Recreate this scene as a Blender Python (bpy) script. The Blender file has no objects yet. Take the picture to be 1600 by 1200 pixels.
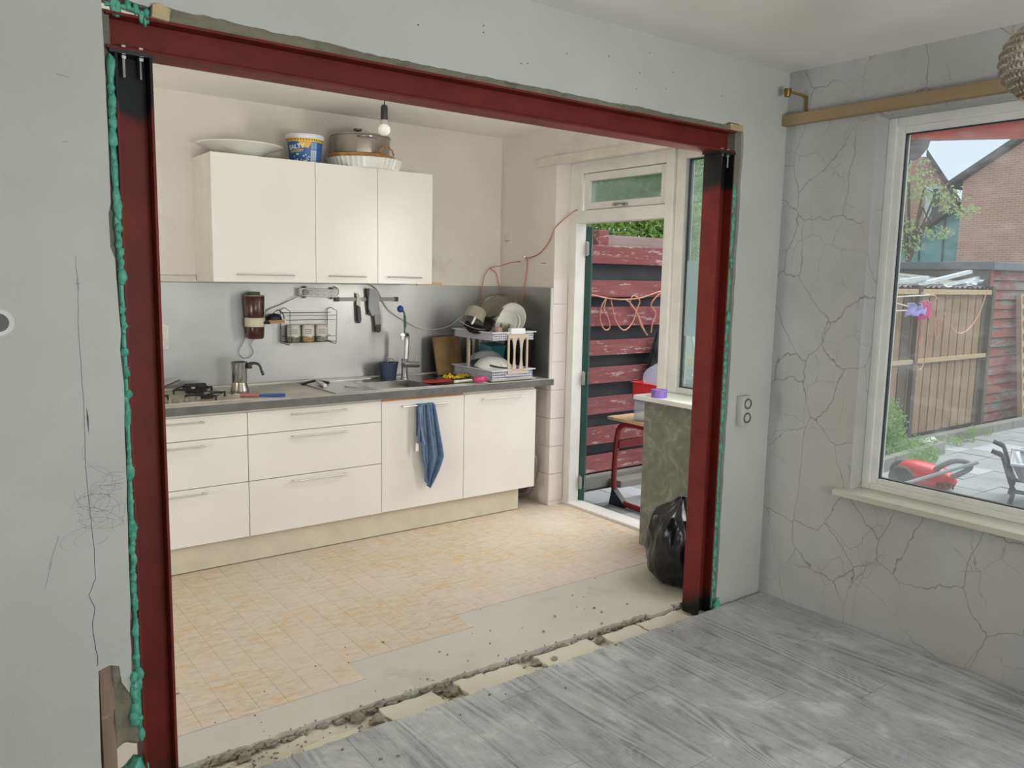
import bpy, bmesh, math, random
from mathutils import Vector, Matrix, noise
from mathutils.geometry import tessellate_polygon
R = math.radians
PI = math.pi
rnd = random.Random(7)
sc = bpy.context.scene
COL = sc.collection

# ------------------------------------------------------------------ camera
yaw, pitch, roll = 0.643712, -0.1311383, 0.019698
cy, sy, cp, sp = math.cos(yaw), math.sin(yaw), math.cos(pitch), math.sin(pitch)
fwd = Vector((sy*cp, cy*cp, sp)); rgt = Vector((cy, -sy, 0)); up = rgt.cross(fwd)
r2 = math.cos(roll)*rgt + math.sin(roll)*up
u2 = -math.sin(roll)*rgt + math.cos(roll)*up
cd = bpy.data.cameras.new('camera'); cam = bpy.data.objects.new('camera', cd); COL.objects.link(cam)
cam.matrix_world = Matrix(((r2.x, u2.x, -fwd.x, 0), (r2.y, u2.y, -fwd.y, 0), (r2.z, u2.z, -fwd.z, 1.6), (0, 0, 0, 1)))
cd.sensor_width = 36; cd.lens = 36*1264.57/1600; cd.clip_start = 0.05; cd.clip_end = 200
sc.camera = cam

# ------------------------------------------------------------------ world, lights, exposure
w = bpy.data.worlds.new('overcast_sky'); sc.world = w; w.use_nodes = True
nt = w.node_tree; nt.nodes.clear()
wo = nt.nodes.new('ShaderNodeOutputWorld'); bg = nt.nodes.new('ShaderNodeBackground')
tc = nt.nodes.new('ShaderNodeTexCoord'); nz = nt.nodes.new('ShaderNodeTexNoise'); rp = nt.nodes.new('ShaderNodeValToRGB')
nz.inputs['Scale'].default_value = 2.2; nz.inputs['Detail'].default_value = 5
rp.color_ramp.elements[0].position = .35; rp.color_ramp.elements[0].color = (.60, .74, .90, 1)
rp.color_ramp.elements[1].position = .62; rp.color_ramp.elements[1].color = (.86, .90, .95, 1)
nt.links.new(tc.outputs['Generated'], nz.inputs['Vector']); nt.links.new(nz.outputs['Fac'], rp.inputs['Fac'])
nt.links.new(rp.outputs['Color'], bg.inputs['Color']); nt.links.new(bg.outputs[0], wo.inputs[0])
bg.inputs['Strength'].default_value = 1.12

def area(name, loc, target, sx, sy_, power, col):
    l = bpy.data.lights.new(name, 'AREA'); l.shape = 'RECTANGLE'; l.size = sx; l.size_y = sy_
    l.energy = power; l.color = col
    o = bpy.data.objects.new(name, l); COL.objects.link(o); o.location = loc
    o.rotation_euler = (Vector(target)-Vector(loc)).to_track_quat('-Z', 'Y').to_euler()
    return o
area('rear_fill', (1.2, -2.95, 1.45), (1.4, 3, 2.8), 2.8, 1.9, 76, (.90, .96, 1.0))  # added fill lamp behind the camera; the rear wall has no window
area('side_window_fill', (3.40, .15, 1.45), (1.2, .5, .6), 1.7, 1.5, 14, (.92, .97, 1.0))  # added lamp inside the out-of-view window part, boosts its daylight
area('kitchen_window_fill', (3.43, 2.72, 1.55), (1.4, 3.9, 1.4), .28, 1.15, 16, (1.0, .97, .93))  # added lamp behind the right column, boosts the kitchen window's daylight
area('kitchen_beam_fill', (1.8, 2.76, 2.52), (1.9, 3.7, 0.0), 2.2, .16, 8, (1.0, .965, .92))  # added wash hidden behind the beam, no fitting here
area('living_ceiling_fill', (1.3, -1.4, 1.1), (1.5, -.6, 2.6), .6, .6, 46, (.96, .98, 1.0))  # unseen fill added to brighten the living room ceiling
area('kitchen_left_fill', (-1.5, 2.9, 1.1), (2.2, 4.2, 2.9), .5, 1.2, 52, (1.0, .985, .97))  # added lamp hidden behind the left wall, lifts the kitchen; no window built
sun = bpy.data.lights.new('sun', 'SUN'); sun.energy = 4.0; sun.angle = R(60); sun.color = (1, .97, .93)
so = bpy.data.objects.new('sun', sun); COL.objects.link(so); so.rotation_euler = Vector((-1, .35, -1.3)).to_track_quat('-Z', 'Y').to_euler()
sc.view_settings.view_transform = 'Standard'; sc.view_settings.look = 'None'
sc.view_settings.exposure = 0.0; sc.view_settings.gamma = 1; sc.view_settings.use_curve_mapping = False
sc.cycles.max_bounces = 8; sc.cycles.transparent_max_bounces = 16; sc.cycles.caustics_reflective = False; sc.cycles.caustics_refractive = False

# ------------------------------------------------------------------ materials
def lin(h):
    h = h.lstrip('#'); v = [int(h[i:i+2], 16)/255 for i in (0, 2, 4)]
    return tuple((c/12.92 if c <= .04045 else ((c+.055)/1.055)**2.4) for c in v)+(1,)
MATS = {}
class N:
    def __init__(s, name):
        s.m = bpy.data.materials.new(name); s.m.use_nodes = True; s.t = s.m.node_tree; s.b = s.t.nodes['Principled BSDF']
        s.out = s.t.nodes['Material Output']
    def n(s, typ, **k):
        x = s.t.nodes.new(typ)
        for a, v in k.items():
            if a.startswith('i_'): x.inputs[a[2:].replace('_', ' ')].default_value = v
            else: setattr(x, a, v)
        return x
    def l(s, a, b): s.t.links.new(a, b)
    def pos(s, scale=(1, 1, 1), loc=(0, 0, 0), rot=(0, 0, 0)):
        g = s.n('ShaderNodeNewGeometry'); m = s.n('ShaderNodeMapping'); m.inputs['Scale'].default_value = scale
        m.inputs['Location'].default_value = loc; m.inputs['Rotation'].default_value = rot
        s.l(g.outputs['Position'], m.inputs['Vector']); return m.outputs[0]
    def noise(s, vec, scale, detail=4, rough=.55, dist=0):
        x = s.n('ShaderNodeTexNoise'); x.inputs['Scale'].default_value = scale; x.inputs['Detail'].default_value = detail
        x.inputs['Roughness'].default_value = rough; x.inputs['Distortion'].default_value = dist
        if vec is not None: s.l(vec, x.inputs['Vector'])
        return x.outputs['Fac']
    def ramp(s, fac, stops):
        r = s.n('ShaderNodeValToRGB'); e = r.color_ramp.elements
        while len(e) < len(stops): e.new(.5)
        for q, (p, c) in zip(e, stops):
            q.position = p; q.color = c if len(c) == 4 else tuple(c)+(1,)
        s.l(fac, r.inputs['Fac']); return r.outputs['Color']
    def mix(s, fac, a, b, mode='MIX'):
        x = s.n('ShaderNodeMix'); x.data_type = 'RGBA'; x.blend_type = mode
        for i, v in ((0, fac), (6, a), (7, b)):
            if hasattr(v, 'links'): s.l(v, x.inputs[i])
            else: x.inputs[i].default_value = v
        return x.outputs[2]
    def math(s, op, a, b=None, c=None):
        x = s.n('ShaderNodeMath'); x.operation = op
        for i, v in enumerate((a, b, c)):
            if v is None: continue
            if hasattr(v, 'links'): s.l(v, x.inputs[i])
            else: x.inputs[i].default_value = v
        return x.outputs[0]
    def bump(s, h, strength=.2, dist=.01):
        x = s.n('ShaderNodeBump'); x.inputs['Strength'].default_value = strength; x.inputs['Distance'].default_value = dist
        s.l(h, x.inputs['Height']); s.l(x.outputs[0], s.b.inputs['Normal'])
    def base(s, c):
        if hasattr(c, 'links'): s.l(c, s.b.inputs['Base Color'])
        else: s.b.inputs['Base Color'].default_value = c
W_ = (1, 1, 1, 1)
def mat(name, hexc, rough=.5, metal=0, var=.06, vs=8, bump=0, bs=60, **kw):
    """plain paint / plastic / metal with light procedural mottling"""
    if name in MATS: return MATS[name]
    n = N(name); c = lin(hexc)
    v = n.pos(); f = n.noise(v, vs)
    d = tuple(max(0, x*(1-var*2.5)) for x in c[:3])+(1,); u = tuple(min(1, x*(1+var)) for x in c[:3])+(1,)
    n.base(n.ramp(f, [(.3, d), (.65, u)]))
    n.b.inputs['Roughness'].default_value = rough; n.b.inputs['Metallic'].default_value = metal
    if bump: n.bump(n.noise(v, bs, 3), bump, .004)
    if 'coat' in kw: n.b.inputs['Coat Weight'].default_value = kw['coat']; n.b.inputs['Coat Roughness'].default_value = .15
    if 'trans' in kw: n.b.inputs['Transmission Weight'].default_value = kw['trans']; n.b.inputs['IOR'].default_value = kw.get('ior', 1.3)
    if 'alpha' in kw: n.b.inputs['Alpha'].default_value = kw['alpha']
    if 'sheen' in kw: n.b.inputs['Sheen Weight'].default_value = kw['sheen']
    MATS[name] = n.m; return n.m

def m_plaster(name, a, b, stain=None, bumpk=.25):
    n = N(name); v = n.pos()
    big = n.noise(v, 1.6, 5); fine = n.noise(v, 14, 6, .6)
    c = n.mix(n.math('MULTIPLY', fine, .35), n.ramp(big, [(.35, lin(a)), (.68, lin(b))]), lin(a))
    if stain:
        s = n.noise(n.pos((1, 1, 1), (5, 2, 1)), 3.1, 7, .62)
        c = n.mix(n.ramp(s, [(.60, (0, 0, 0, 1)), (.72, (.8, .8, .8, 1))]), c, lin(stain))
    n.base(c); n.b.inputs['Roughness'].default_value = .82
    n.bump(n.math('ADD', n.noise(v, 9, 5), n.math('MULTIPLY', n.noise(v, 120, 2), .25)), bumpk, .012)
    return n.m
M_LIVWALL = m_plaster('living_wall_paint', '#bcbdb6', '#c8c9c2')
M_KITWALL = m_plaster('kitchen_wall_paint', '#d2ccc1', '#dcd7cd', '#c4bdaf')
M_CEIL = m_plaster('ceiling_paint', '#e2dfd9', '#eae7e1', bumpk=.1)
M_MORTAR = m_plaster('mortar', '#746e5f', '#958f7e', '#5d574a', .9)
M_RAW = m_plaster('raw_masonry', '#6d675c', '#8f897d', '#4a4438', .9)
M_TRENCH = m_plaster('trench_screed', '#b3ad98', '#c9c3ae', '#918a76', .8)
M_TRENCHB = m_plaster('dusty_old_brick', '#bdb8a5', '#d0cbb9', '#a89f8b', .5)
M_CONC = m_plaster('grey_stucco', '#75766b', '#8b8c80', None, .5)

def m_stucco():
    n = N('streaked_grey_stucco'); v = n.pos((1, 1, 1), rot=(.7, .2, 0))
    f = n.noise(v, 9, 6, .6, 1.6); g = n.noise(v, 3, 3)
    n.base(n.mix(n.math('MULTIPLY', g, .4), n.ramp(f, [(.35, lin('#6b6d62')), (.55, lin('#7e8074')), (.72, lin('#9c9d92'))]), lin('#74756b')))
    n.b.inputs['Roughness'].default_value = .6; n.bump(f, .3, .01); return n.m
M_STUCCO = m_stucco()

def m_veinpaper():
    """grey wallpaper printed with a thin branching crack pattern"""
    n = N('cracked_stone_wallpaper')
    p0 = n.pos((1, 1, .78), (3.1, 1.7, .4))
    def veins(scale, warp, wscale, lo, hi, seed):
        nn = n.n('ShaderNodeTexNoise'); nn.inputs['Scale'].default_value = wscale; nn.inputs['Detail'].default_value = 4; nn.inputs['Roughness'].default_value = .6
        n.l(p0, nn.inputs['Vector'])
        vm = n.n('ShaderNodeVectorMath', operation='SUBTRACT'); n.l(nn.outputs['Color'], vm.inputs[0]); vm.inputs[1].default_value = (.5, .5, .5)
        vs = n.n('ShaderNodeVectorMath', operation='SCALE'); n.l(vm.outputs[0], vs.inputs[0]); vs.inputs['Scale'].default_value = warp
        va = n.n('ShaderNodeVectorMath', operation='ADD'); n.l(p0, va.inputs[0]); n.l(vs.outputs[0], va.inputs[1])
        vb = n.n('ShaderNodeVectorMath', operation='ADD'); n.l(va.outputs[0], vb.inputs[0]); vb.inputs[1].default_value = (seed, seed*1.7, seed*.6)
        vo = n.n('ShaderNodeTexVoronoi'); vo.feature = 'DISTANCE_TO_EDGE'; vo.inputs['Scale'].default_value = scale; n.l(vb.outputs[0], vo.inputs['Vector'])
        return n.ramp(vo.outputs['Distance'], [(lo, W_), (hi, (0, 0, 0, 1))])
    a = veins(3.7, .13, 4.2, .001, .0095, 0)
    keep = n.ramp(n.noise(n.pos((1, 1, 1), (9, 4, 2)), 1.9, 3), [(.40, (.1, .1, .1, 1)), (.5, W_)])
    a = n.mix(1.0, a, keep, 'MULTIPLY')
    b = veins(6.4, .10, 5.5, .001, .011, 3.3)
    keepb = n.ramp(n.noise(n.pos((1, 1, 1), (2, 7, 5)), 2.6, 3), [(.46, (0, 0, 0, 1)), (.55, (.6, .6, .6, 1))])
    b = n.mix(1.0, b, keepb, 'MULTIPLY')
    f = n.mix(1.0, a, b, 'LIGHTEN')
    cloud = n.ramp(n.noise(n.pos(), 2.2, 6, .65), [(.32, lin('#acaca9')), (.66, lin('#bdbdbb'))])
    warm = n.ramp(n.noise(n.pos((1, 1, 1), (1, 6, 3)), 1.3, 4), [(.48, (0, 0, 0, 1)), (.7, (.5, .5, .5, 1))])
    cloud = n.mix(warm, cloud, lin('#b8b1a3'))
    n.base(n.mix(n.math('MULTIPLY', f, .85), cloud, lin('#7d7265')))
    n.b.inputs['Roughness'].default_value = .62; n.bump(n.noise(n.pos(), 160, 3), .12, .003)
    return n.m
M_PAPER = m_veinpaper()

def m_plank():
    n = N('grey_oak_laminate')
    oi = n.n('ShaderNodeObjectInfo'); v = n.pos((24, 1.9, 1))
    off = n.n('ShaderNodeVectorMath', operation='ADD'); cc = n.n('ShaderNodeCombineXYZ')
    n.l(n.math('MULTIPLY', oi.outputs['Random'], 57), cc.inputs[0]); n.l(n.math('MULTIPLY', oi.outputs['Random'], 31), cc.inputs[1])
    n.l(v, off.inputs[0]); n.l(cc.outputs[0], off.inputs[1])
    low = n.n('ShaderNodeTexNoise'); low.inputs['Scale'].default_value = .22; low.inputs['Detail'].default_value = 1; low.inputs['Roughness'].default_value = .4; low.inputs['Distortion'].default_value = .35; n.l(off.outputs[0], low.inputs['Vector'])
    rings = n.math('SINE', n.math('MULTIPLY', low.outputs['Fac'], 95.0))
    grain = n.noise(off.outputs[0], 5.5, 9, .74)
    mask = n.ramp(n.noise(off.outputs[0], .5, 2), [(.42, (0, 0, 0, 1)), (.58, W_)])
    g = n.math('ADD', n.math('MULTIPLY', n.math('MULTIPLY', rings, mask), .17), grain)
    wood = n.ramp(g, [(.30, lin('#636464')), (.48, lin('#929393')), (.70, lin('#b0b1b1'))])
    tone = n.ramp(oi.outputs['Random'], [(0, lin('#8f9091')), (1, lin('#b4b6b7'))])
    wood = n.mix(.30, wood, tone)
    d = n.noise(n.pos((1.2, .9, 1), rot=(0, 0, .5)), 3.4, 11, .72, .5)
    dust = n.ramp(d, [(.42, (0, 0, 0, 1)), (.55, (.35, .35, .35, 1)), (.66, (.95, .95, .95, 1))])
    sw = n.n('ShaderNodeTexWave'); sw.inputs['Scale'].default_value = 9; sw.inputs['Distortion'].default_value = 9; sw.inputs['Detail'].default_value = 3; n.l(n.pos(rot=(0, 0, 1.1)), sw.inputs['Vector'])
    sm = n.ramp(n.noise(n.pos((1, 1, 1), (3, 8, 0)), 1.8, 4), [(.55, (0, 0, 0, 1)), (.70, (.6, .6, .6, 1))])
    sweep = n.mix(1.0, n.ramp(sw.outputs['Fac'], [(.55, (0, 0, 0, 1)), (.95, (.55, .55, .55, 1))]), sm, 'MULTIPLY')
    c = n.mix(n.mix(1.0, dust, sweep, 'LIGHTEN'), wood, lin('#c6c7c5'))
    n.base(c); n.l(n.ramp(d, [(.4, (.42, .42, .42, 1)), (.7, (.8, .8, .8, 1))]), n.b.inputs['Roughness']); n.b.inputs['Specular IOR Level'].default_value = .45
    n.bump(grain, .12, .002); return n.m
M_PLANK = m_plank()

def m_kitfloor(name, dusty):
    n = N(name); v = n.pos((1.0, 2.3, 1), rot=(0, 0, .25))
    f = n.noise(v, 15, 9, .7, .5)
    low = n.ramp(n.noise(n.pos((1, 1.6, 1)), 2.3, 5, .6), [(.36, (.12, .12, .12, 1)), (.62, W_)])
    st = n.ramp(f, [(.32, lin('#ab9c86')), (.46, lin('#c2b49f')), (.56, lin('#cabfae')), (.7, lin('#c0b4a2'))])
    og = n.ramp(n.noise(n.pos((1.0, 2.6, 1), (4, 2, 0), (0, 0, .25)), 12, 8, .68, .6), [(.46, (0, 0, 0, 1)), (.60, W_)])
    st = n.mix(n.math('MULTIPLY', n.mix(1.0, og, low, 'MULTIPLY'), .85), st, lin('#c8a067'))
    big = n.noise(n.pos(), 1.7, 4)
    st = n.mix(n.ramp(big, [(.45, (0, 0, 0, 1)), (.7, (.7, .7, .7, 1))]), st, lin('#cac1b4'))
    oi = n.n('ShaderNodeObjectInfo')
    st = n.mix(n.math('MULTIPLY', oi.outputs['Random'], .10), st, lin('#c4b7a5'))
    gr = n.noise(n.pos(), 22, 5)
    dust = n.ramp(gr, [(.3, lin('#b3afa6')), (.7, lin('#c6c2b8'))])
    # dusty mortar film: grows towards the broken edge of the screed (y small) and towards the right
    p = n.n('ShaderNodeSeparateXYZ'); g = n.n('ShaderNodeNewGeometry'); n.l(g.outputs['Position'], p.inputs[0])
    h = n.math('ADD', n.math('MULTIPLY', n.math('SUBTRACT', 3.18, p.outputs[1]), 1.5), n.math('MULTIPLY', n.math('SUBTRACT', p.outputs[0], 2.6), .25))
    e = n.math('ADD', h, n.math('MULTIPLY', n.math('SUBTRACT', n.noise(n.pos(), 3.0, 6), .5), 2.2))
    k = n.ramp(e, [(.05, (0, 0, 0, 1)), (.55, (.93, .93, .93, 1))])
    sc_ = n.ramp(n.noise(n.pos((2, 5, 1), rot=(0, 0, .7)), 7, 7, .75), [(.54, (0, 0, 0, 1)), (.72, (.75, .75, .75, 1))])
    k = n.mix(1.0, k, sc_, 'LIGHTEN')
    n.base(n.mix(k, st, dust)); n.b.inputs['Roughness'].default_value = .5
    n.bump(f, .05, .003); return n.m
M_KFLOOR = m_kitfloor('beige_vinyl_tile', True)

def m_steelpaint():
    """red oxide primer with black bitumen painted on both ends (world height)"""
    def mk(name, black):
        n = N(name); v = n.pos()
        c = n.ramp(n.noise(v, 7, 5, .6), [(.3, lin('#601d17')), (.7, lin('#78291f'))])
        sc_ = n.ramp(n.noise(n.pos((30, 30, 5)), 3, 6, .7), [(.7, (0, 0, 0, 1)), (.78, (.35, .35, .35, 1))])
        c = n.mix(sc_, c, lin('#a06a58'))
        rg = .55
        if black:
            s = n.n('ShaderNodeSeparateXYZ'); g = n.n('ShaderNodeNewGeometry'); n.l(g.outputs['Position'], s.inputs[0])
            z = n.math('ADD', s.outputs[2], n.math('MULTIPLY', n.math('SUBTRACT', n.noise(v, 9, 4), .5), .09))
            z = n.math('ADD', z, n.math('MULTIPLY', s.outputs[1], .35))
            top = n.ramp(n.math('SUBTRACT', z, 2.33), [(.55, (0, 0, 0, 1)), (.585, W_)])
            bot = n.ramp(n.math('SUBTRACT', z, .86), [(.04, W_), (.11, (0, 0, 0, 1))])
            c = n.mix(n.mix(1.0, top, bot, 'LIGHTEN'), c, lin('#17181a'))
        n.base(c); n.b.inputs['Roughness'].default_value = rg; n.b.inputs['Specular IOR Level'].default_value = .28
        n.bump(n.noise(v, 90, 3), .1, .003); return n.m
    return mk('red_oxide_primer', False), mk('red_primer_black_ends', True)
M_PRIMER, M_COLUMN = m_steelpaint()

def m_foam():
    n = N('teal_pu_foam'); v = n.pos(); f = n.noise(v, 38, 4)
    n.base(n.ramp(f, [(.3, lin('#3f9079')), (.7, lin('#62b39a'))])); n.b.inputs['Roughness'].default_value = .45
    n.bump(f, .5, .006); return n.m
M_FOAM = m_foam()

def m_glass(name, haze, tint=(1, 1, 1, 1), streak=.1):
    n = N(name); t = n.t; t.nodes.remove(n.b)
    tr = n.n('ShaderNodeBsdfTransparent'); tr.inputs[0].default_value = tint
    gl = n.n('ShaderNodeBsdfGlossy'); gl.inputs['Roughness'].default_value = .02
    fr = n.n('ShaderNodeFresnel'); fr.inputs['IOR'].default_value = 1.45
    df = n.n('ShaderNodeBsdfTranslucent'); df.inputs[0].default_value = (.97, .99, 1, 1)
    f = n.noise(n.pos((1, 1, 2.2), rot=(.5, 0, 0)), 5, 7, .7)
    k = n.math('ADD', n.math('MULTIPLY', n.ramp(f, [(.5, (0, 0, 0, 1)), (.8, W_)]), streak), haze)
    a = n.n('ShaderNodeMixShader'); n.l(k, a.inputs[0]); n.l(tr.outputs[0], a.inputs[1]); n.l(df.outputs[0], a.inputs[2])
    b = n.n('ShaderNodeMixShader'); n.l(n.math('MULTIPLY', fr.outputs[0], .8), b.inputs[0]); n.l(a.outputs[0], b.inputs[1]); n.l(gl.outputs[0], b.inputs[2])
    n.l(b.outputs[0], n.out.inputs[0]); return n.m
M_GLASS = m_glass('dusty_window_glass', .05, (.96, .99, .99, 1), .12)
M_GLASS2 = m_glass('greenish_double_glass', .09, (.84, .95, .90, 1), .12)
M_JARGLASS = m_glass('jar_glass', .1, (.86, .88, .82, 1), .05)
M_FROST = m_glass('frosted_dot_film', .82, (.9, .95, .97, 1), 0)

def m_steel(name, hexc='#b9b9b6', rough=.38, stretch=(1, 1, 40)):
    n = N(name); v = n.pos(stretch)
    f = n.noise(v, 6, 3); b = n.noise(n.pos(), 2.4, 4)
    n.base(n.ramp(b, [(.3, tuple(x*.82 for x in lin(hexc)[:3])), (.7, lin(hexc))]))
    n.b.inputs['Metallic'].default_value = 1
    n.l(n.math('ADD', n.math('MULTIPLY', n.noise(n.pos(), 3.3, 5), .25), rough-.12), n.b.inputs['Roughness'])
    n.bump(f, .05, .002); return n.m
M_SPLASH = m_steel('brushed_steel_splashback', '#b3b2ae', .44)
M_STEEL = m_steel('stainless_steel', '#c9c9c6', .24)
M_CHROME = m_steel('chrome', '#c2c2c2', .34)
M_SINK = m_steel('sink_steel', '#b4b4b2', .3)

def m_brick(name, a, b, mortar, scale=1.0, axis='x'):
    n = N(name); g = n.n('ShaderNodeNewGeometry'); s = n.n('ShaderNodeSeparateXYZ'); n.l(g.outputs['Position'], s.inputs[0])
    c = n.n('ShaderNodeCombineXYZ'); n.l(s.outputs[1 if axis == 'x' else 0], c.inputs[0]); n.l(s.outputs[2], c.inputs[1])
    br = n.n('ShaderNodeTexBrick'); n.l(c.outputs[0], br.inputs['Vector'])
    br.inputs['Color1'].default_value = lin(a); br.inputs['Color2'].default_value = lin(b); br.inputs['Mortar'].default_value = lin(mortar)
    br.inputs['Scale'].default_value = scale; br.inputs['Brick Width'].default_value = .22; br.inputs['Row Height'].default_value = .066; br.inputs['Mortar Size'].default_value = .008
    n.base(br.outputs['Color']); n.b.inputs['Roughness'].default_value = .85; n.bump(br.outputs['Fac'], -.4, .006); return n.m
M_BRICK = m_brick('orange_brick', '#c68f7a', '#ba7f69', '#c9b8ab')

def m_wood(name, cols, scale=(1, 1, 1), stretch='z', rough=.75, peel=None):
    n = N(name); st = {'z': (16, 16, 1.3), 'x': (1.3, 16, 16), 'y': (16, 1.3, 16)}[stretch]
    oi = n.n('ShaderNodeObjectInfo'); v = n.pos(st)
    f = n.noise(v, 2.0, 6, .6, .4)
    c = n.ramp(f, [(.3, lin(cols[0])), (.55, lin(cols[1])), (.75, lin(cols[2]))])
    c = n.mix(n.math('MULTIPLY', oi.outputs['Random'], .45), c, lin(cols[0]))
    if peel:
        p = n.noise(n.pos((.7, 3, 4) if stretch == 'x' else (1, 2, 5)), peel[1], 8, .72)
        c = n.mix(n.ramp(p, [(peel[2], (0, 0, 0, 1)), (peel[2]+.05, W_)]), c, lin(peel[0]))
    n.base(c); n.b.inputs['Roughness'].default_value = rough; n.bump(f, .25, .004); return n.m
M_REDFENCE = m_wood('weathered_red_board', ('#85474a', '#9b5a5c', '#aa6e6e'), stretch='x', peel=('#bda5a0', 7, .56))
M_GREYCAP = m_wood('bleached_grey_board', ('#9c8782', '#b09b95', '#bfaea8'), stretch='x', peel=('#8b5552', 6, .62))
M_BROWNFENCE = m_wood('brown_fence_board', ('#8a7054', '#a08465', '#b09674'), stretch='z')
M_DARKPOST = m_wood('dark_fence_post', ('#4f463c', '#5d5347', '#6b6155'), stretch='z')
M_SIDING = m_wood('peeling_red_siding', ('#7f4038', '#94504a', '#a05a52'), stretch='x', peel=('#7b7874', 2.6, .50))
M_PALEWOOD = m_wood('pale_wood', ('#b09a74', '#c4ae88', '#cdb995'), stretch='y')
M_LATH = m_wood('old_lath', ('#7d6a58', '#8f7b67', '#a28e79'), stretch='z', peel=('#b5aa9c', 5, .62))
M_BEECH = m_wood('beech_laminate', ('#c9a77e', '#d4b48c', '#dcc09a'), stretch='y', rough=.4)
M_BAMBOO = m_wood('bamboo', ('#a06f38', '#b98546', '#c99656'), stretch='x', rough=.5)
M_RAIL = m_wood('tan_painted_rail', ('#927d5b', '#9a8462', '#9f8a67'), stretch='y', rough=.6)
M_WHITE = mat('white_gloss_paint', '#dddcd6', .38, var=.03)
M_OLDWHITE = mat('old_cream_paint', '#cec8b8', .5, var=.05)
M_CAB = mat('cream_cabinet_laminate', '#e0dcd5', .28, var=.015, vs=3)
M_CABSIDE = mat('cream_cabinet_side', '#d8d2c5', .45, var=.03)
M_PLINTH = mat('beige_plinth', '#c9c1ab', .55, var=.04)
M_HANDLE = mat('satin_nickel', '#cfccc6', .38, .8)
M_WORKTOP = mat('dusty_light_worktop', '#d3d0c8', .6, var=.12, vs=5)
M_WTEDGE = mat('grey_worktop_edge', '#62615d', .55, var=.12, vs=14)
M_BLACK = mat('black_plastic', '#1b1b1d', .42)
M_BLACKIRON = mat('black_cast_iron', '#1d1c1c', .6, var=.1)
M_WTILE = mat('pinkish_white_tile', '#dcd2ce', .22, var=.02, vs=4)
M_PLWHITE = mat('white_plastic', '#dedfe3', .35, var=.02)
M_PLGREY = mat('light_grey_plastic', '#c8cad4', .4, var=.02)
M_BEIGEPL = mat('beige_plastic', '#bfae9b', .45, var=.02)
M_SOCKET = mat('socket_white', '#c9c7bf', .4)
M_SOCKHOLE = mat('socket_hole_grey', '#5b5a57', .5)
M_PORC = mat('white_porcelain', '#d9d8d2', .18, var=.02)
M_GREEN = mat('dark_green_door_paint', '#1f4a45', .4, var=.08)
M_BLUE = mat('popcorn_blue', '#2b5a96', .4)
M_YELLOW = mat('popcorn_yellow', '#e0bb3a', .4)
M_LBLUE = mat('label_light_blue', '#7296bd', .4)
M_RED = mat('bright_red_plastic', '#d8343a', .35)
M_DARKRED = mat('dark_red_metal', '#8c1f28', .35)
M_PINK = mat('pink_bristle', '#cc3f79', .6)
M_YEL = mat('yellow_glove', '#cdb21e', .5)
M_TOWEL = mat('blue_terry_cloth', '#52688a', .95, var=.12, vs=40, bump=.6, bs=350, sheen=.4)
M_NAVY = mat('navy_plastic', '#28374d', .5)
M_ORANGE = mat('orange_cable', '#b5653f', .5)
M_PALEORANGE = mat('pale_orange_line', '#e0a184', .55)
M_GREYCABLE = mat('grey_cable', '#8d8a84', .5)
M_BAG = mat('black_bag_film', '#141517', .28, var=.1, bump=.35, bs=24)
M_FOIL = mat('black_root_foil', '#3a3a3d', .55, var=.15, vs=3, bump=.3, bs=7)
M_PURPLE = mat('purple_tape', '#7a5fae', .4)
M_TRANSL = mat('clear_plastic_tub', '#cfd4e6', .3, alpha=.55)
M_BRASS = mat('tarnished_brass', '#8f7442', .35, 1)
M_PAVE = m_plaster('grey_paver', '#8f9192', '#a3a5a5', '#7b7d7b', .4)
M_PAVEL = m_plaster('light_paver', '#a8adb3', '#b9bdc1', None, .3)
M_GROUND = m_plaster('joint_sand', '#6f6f69', '#7d7d76', None, .4)
M_KERB = m_plaster('kerb_concrete', '#7c7a74', '#8f8d86', '#66685a', .5)
M_TURQ = m_wood('turquoise_cladding', ('#5f9f9c', '#6fb0ac', '#79b9b5'), stretch='y')
M_TEALPL = mat('teal_plastic', '#2d7377', .4)
M_ROOF = mat('grey_roof_tile', '#55504c', .7, var=.15, vs=12)
M_CORR = mat('corrugated_old_sheet', '#94918a', .6, var=.15, vs=4)
M_SHEET = mat('white_plastic_sheet', '#d5d8da', .4)
M_EAVE = mat('red_eave_paint', '#cf5540', .5, var=.1, vs=9)
M_DGREY = mat('dark_grey_rubber', '#45474a', .6)
M_BULB = mat('frosted_bulb', '#e4e0d8', .25)
M_TUBG = mat('galvanised_grey', '#a7abaf', .4, .3)

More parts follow.
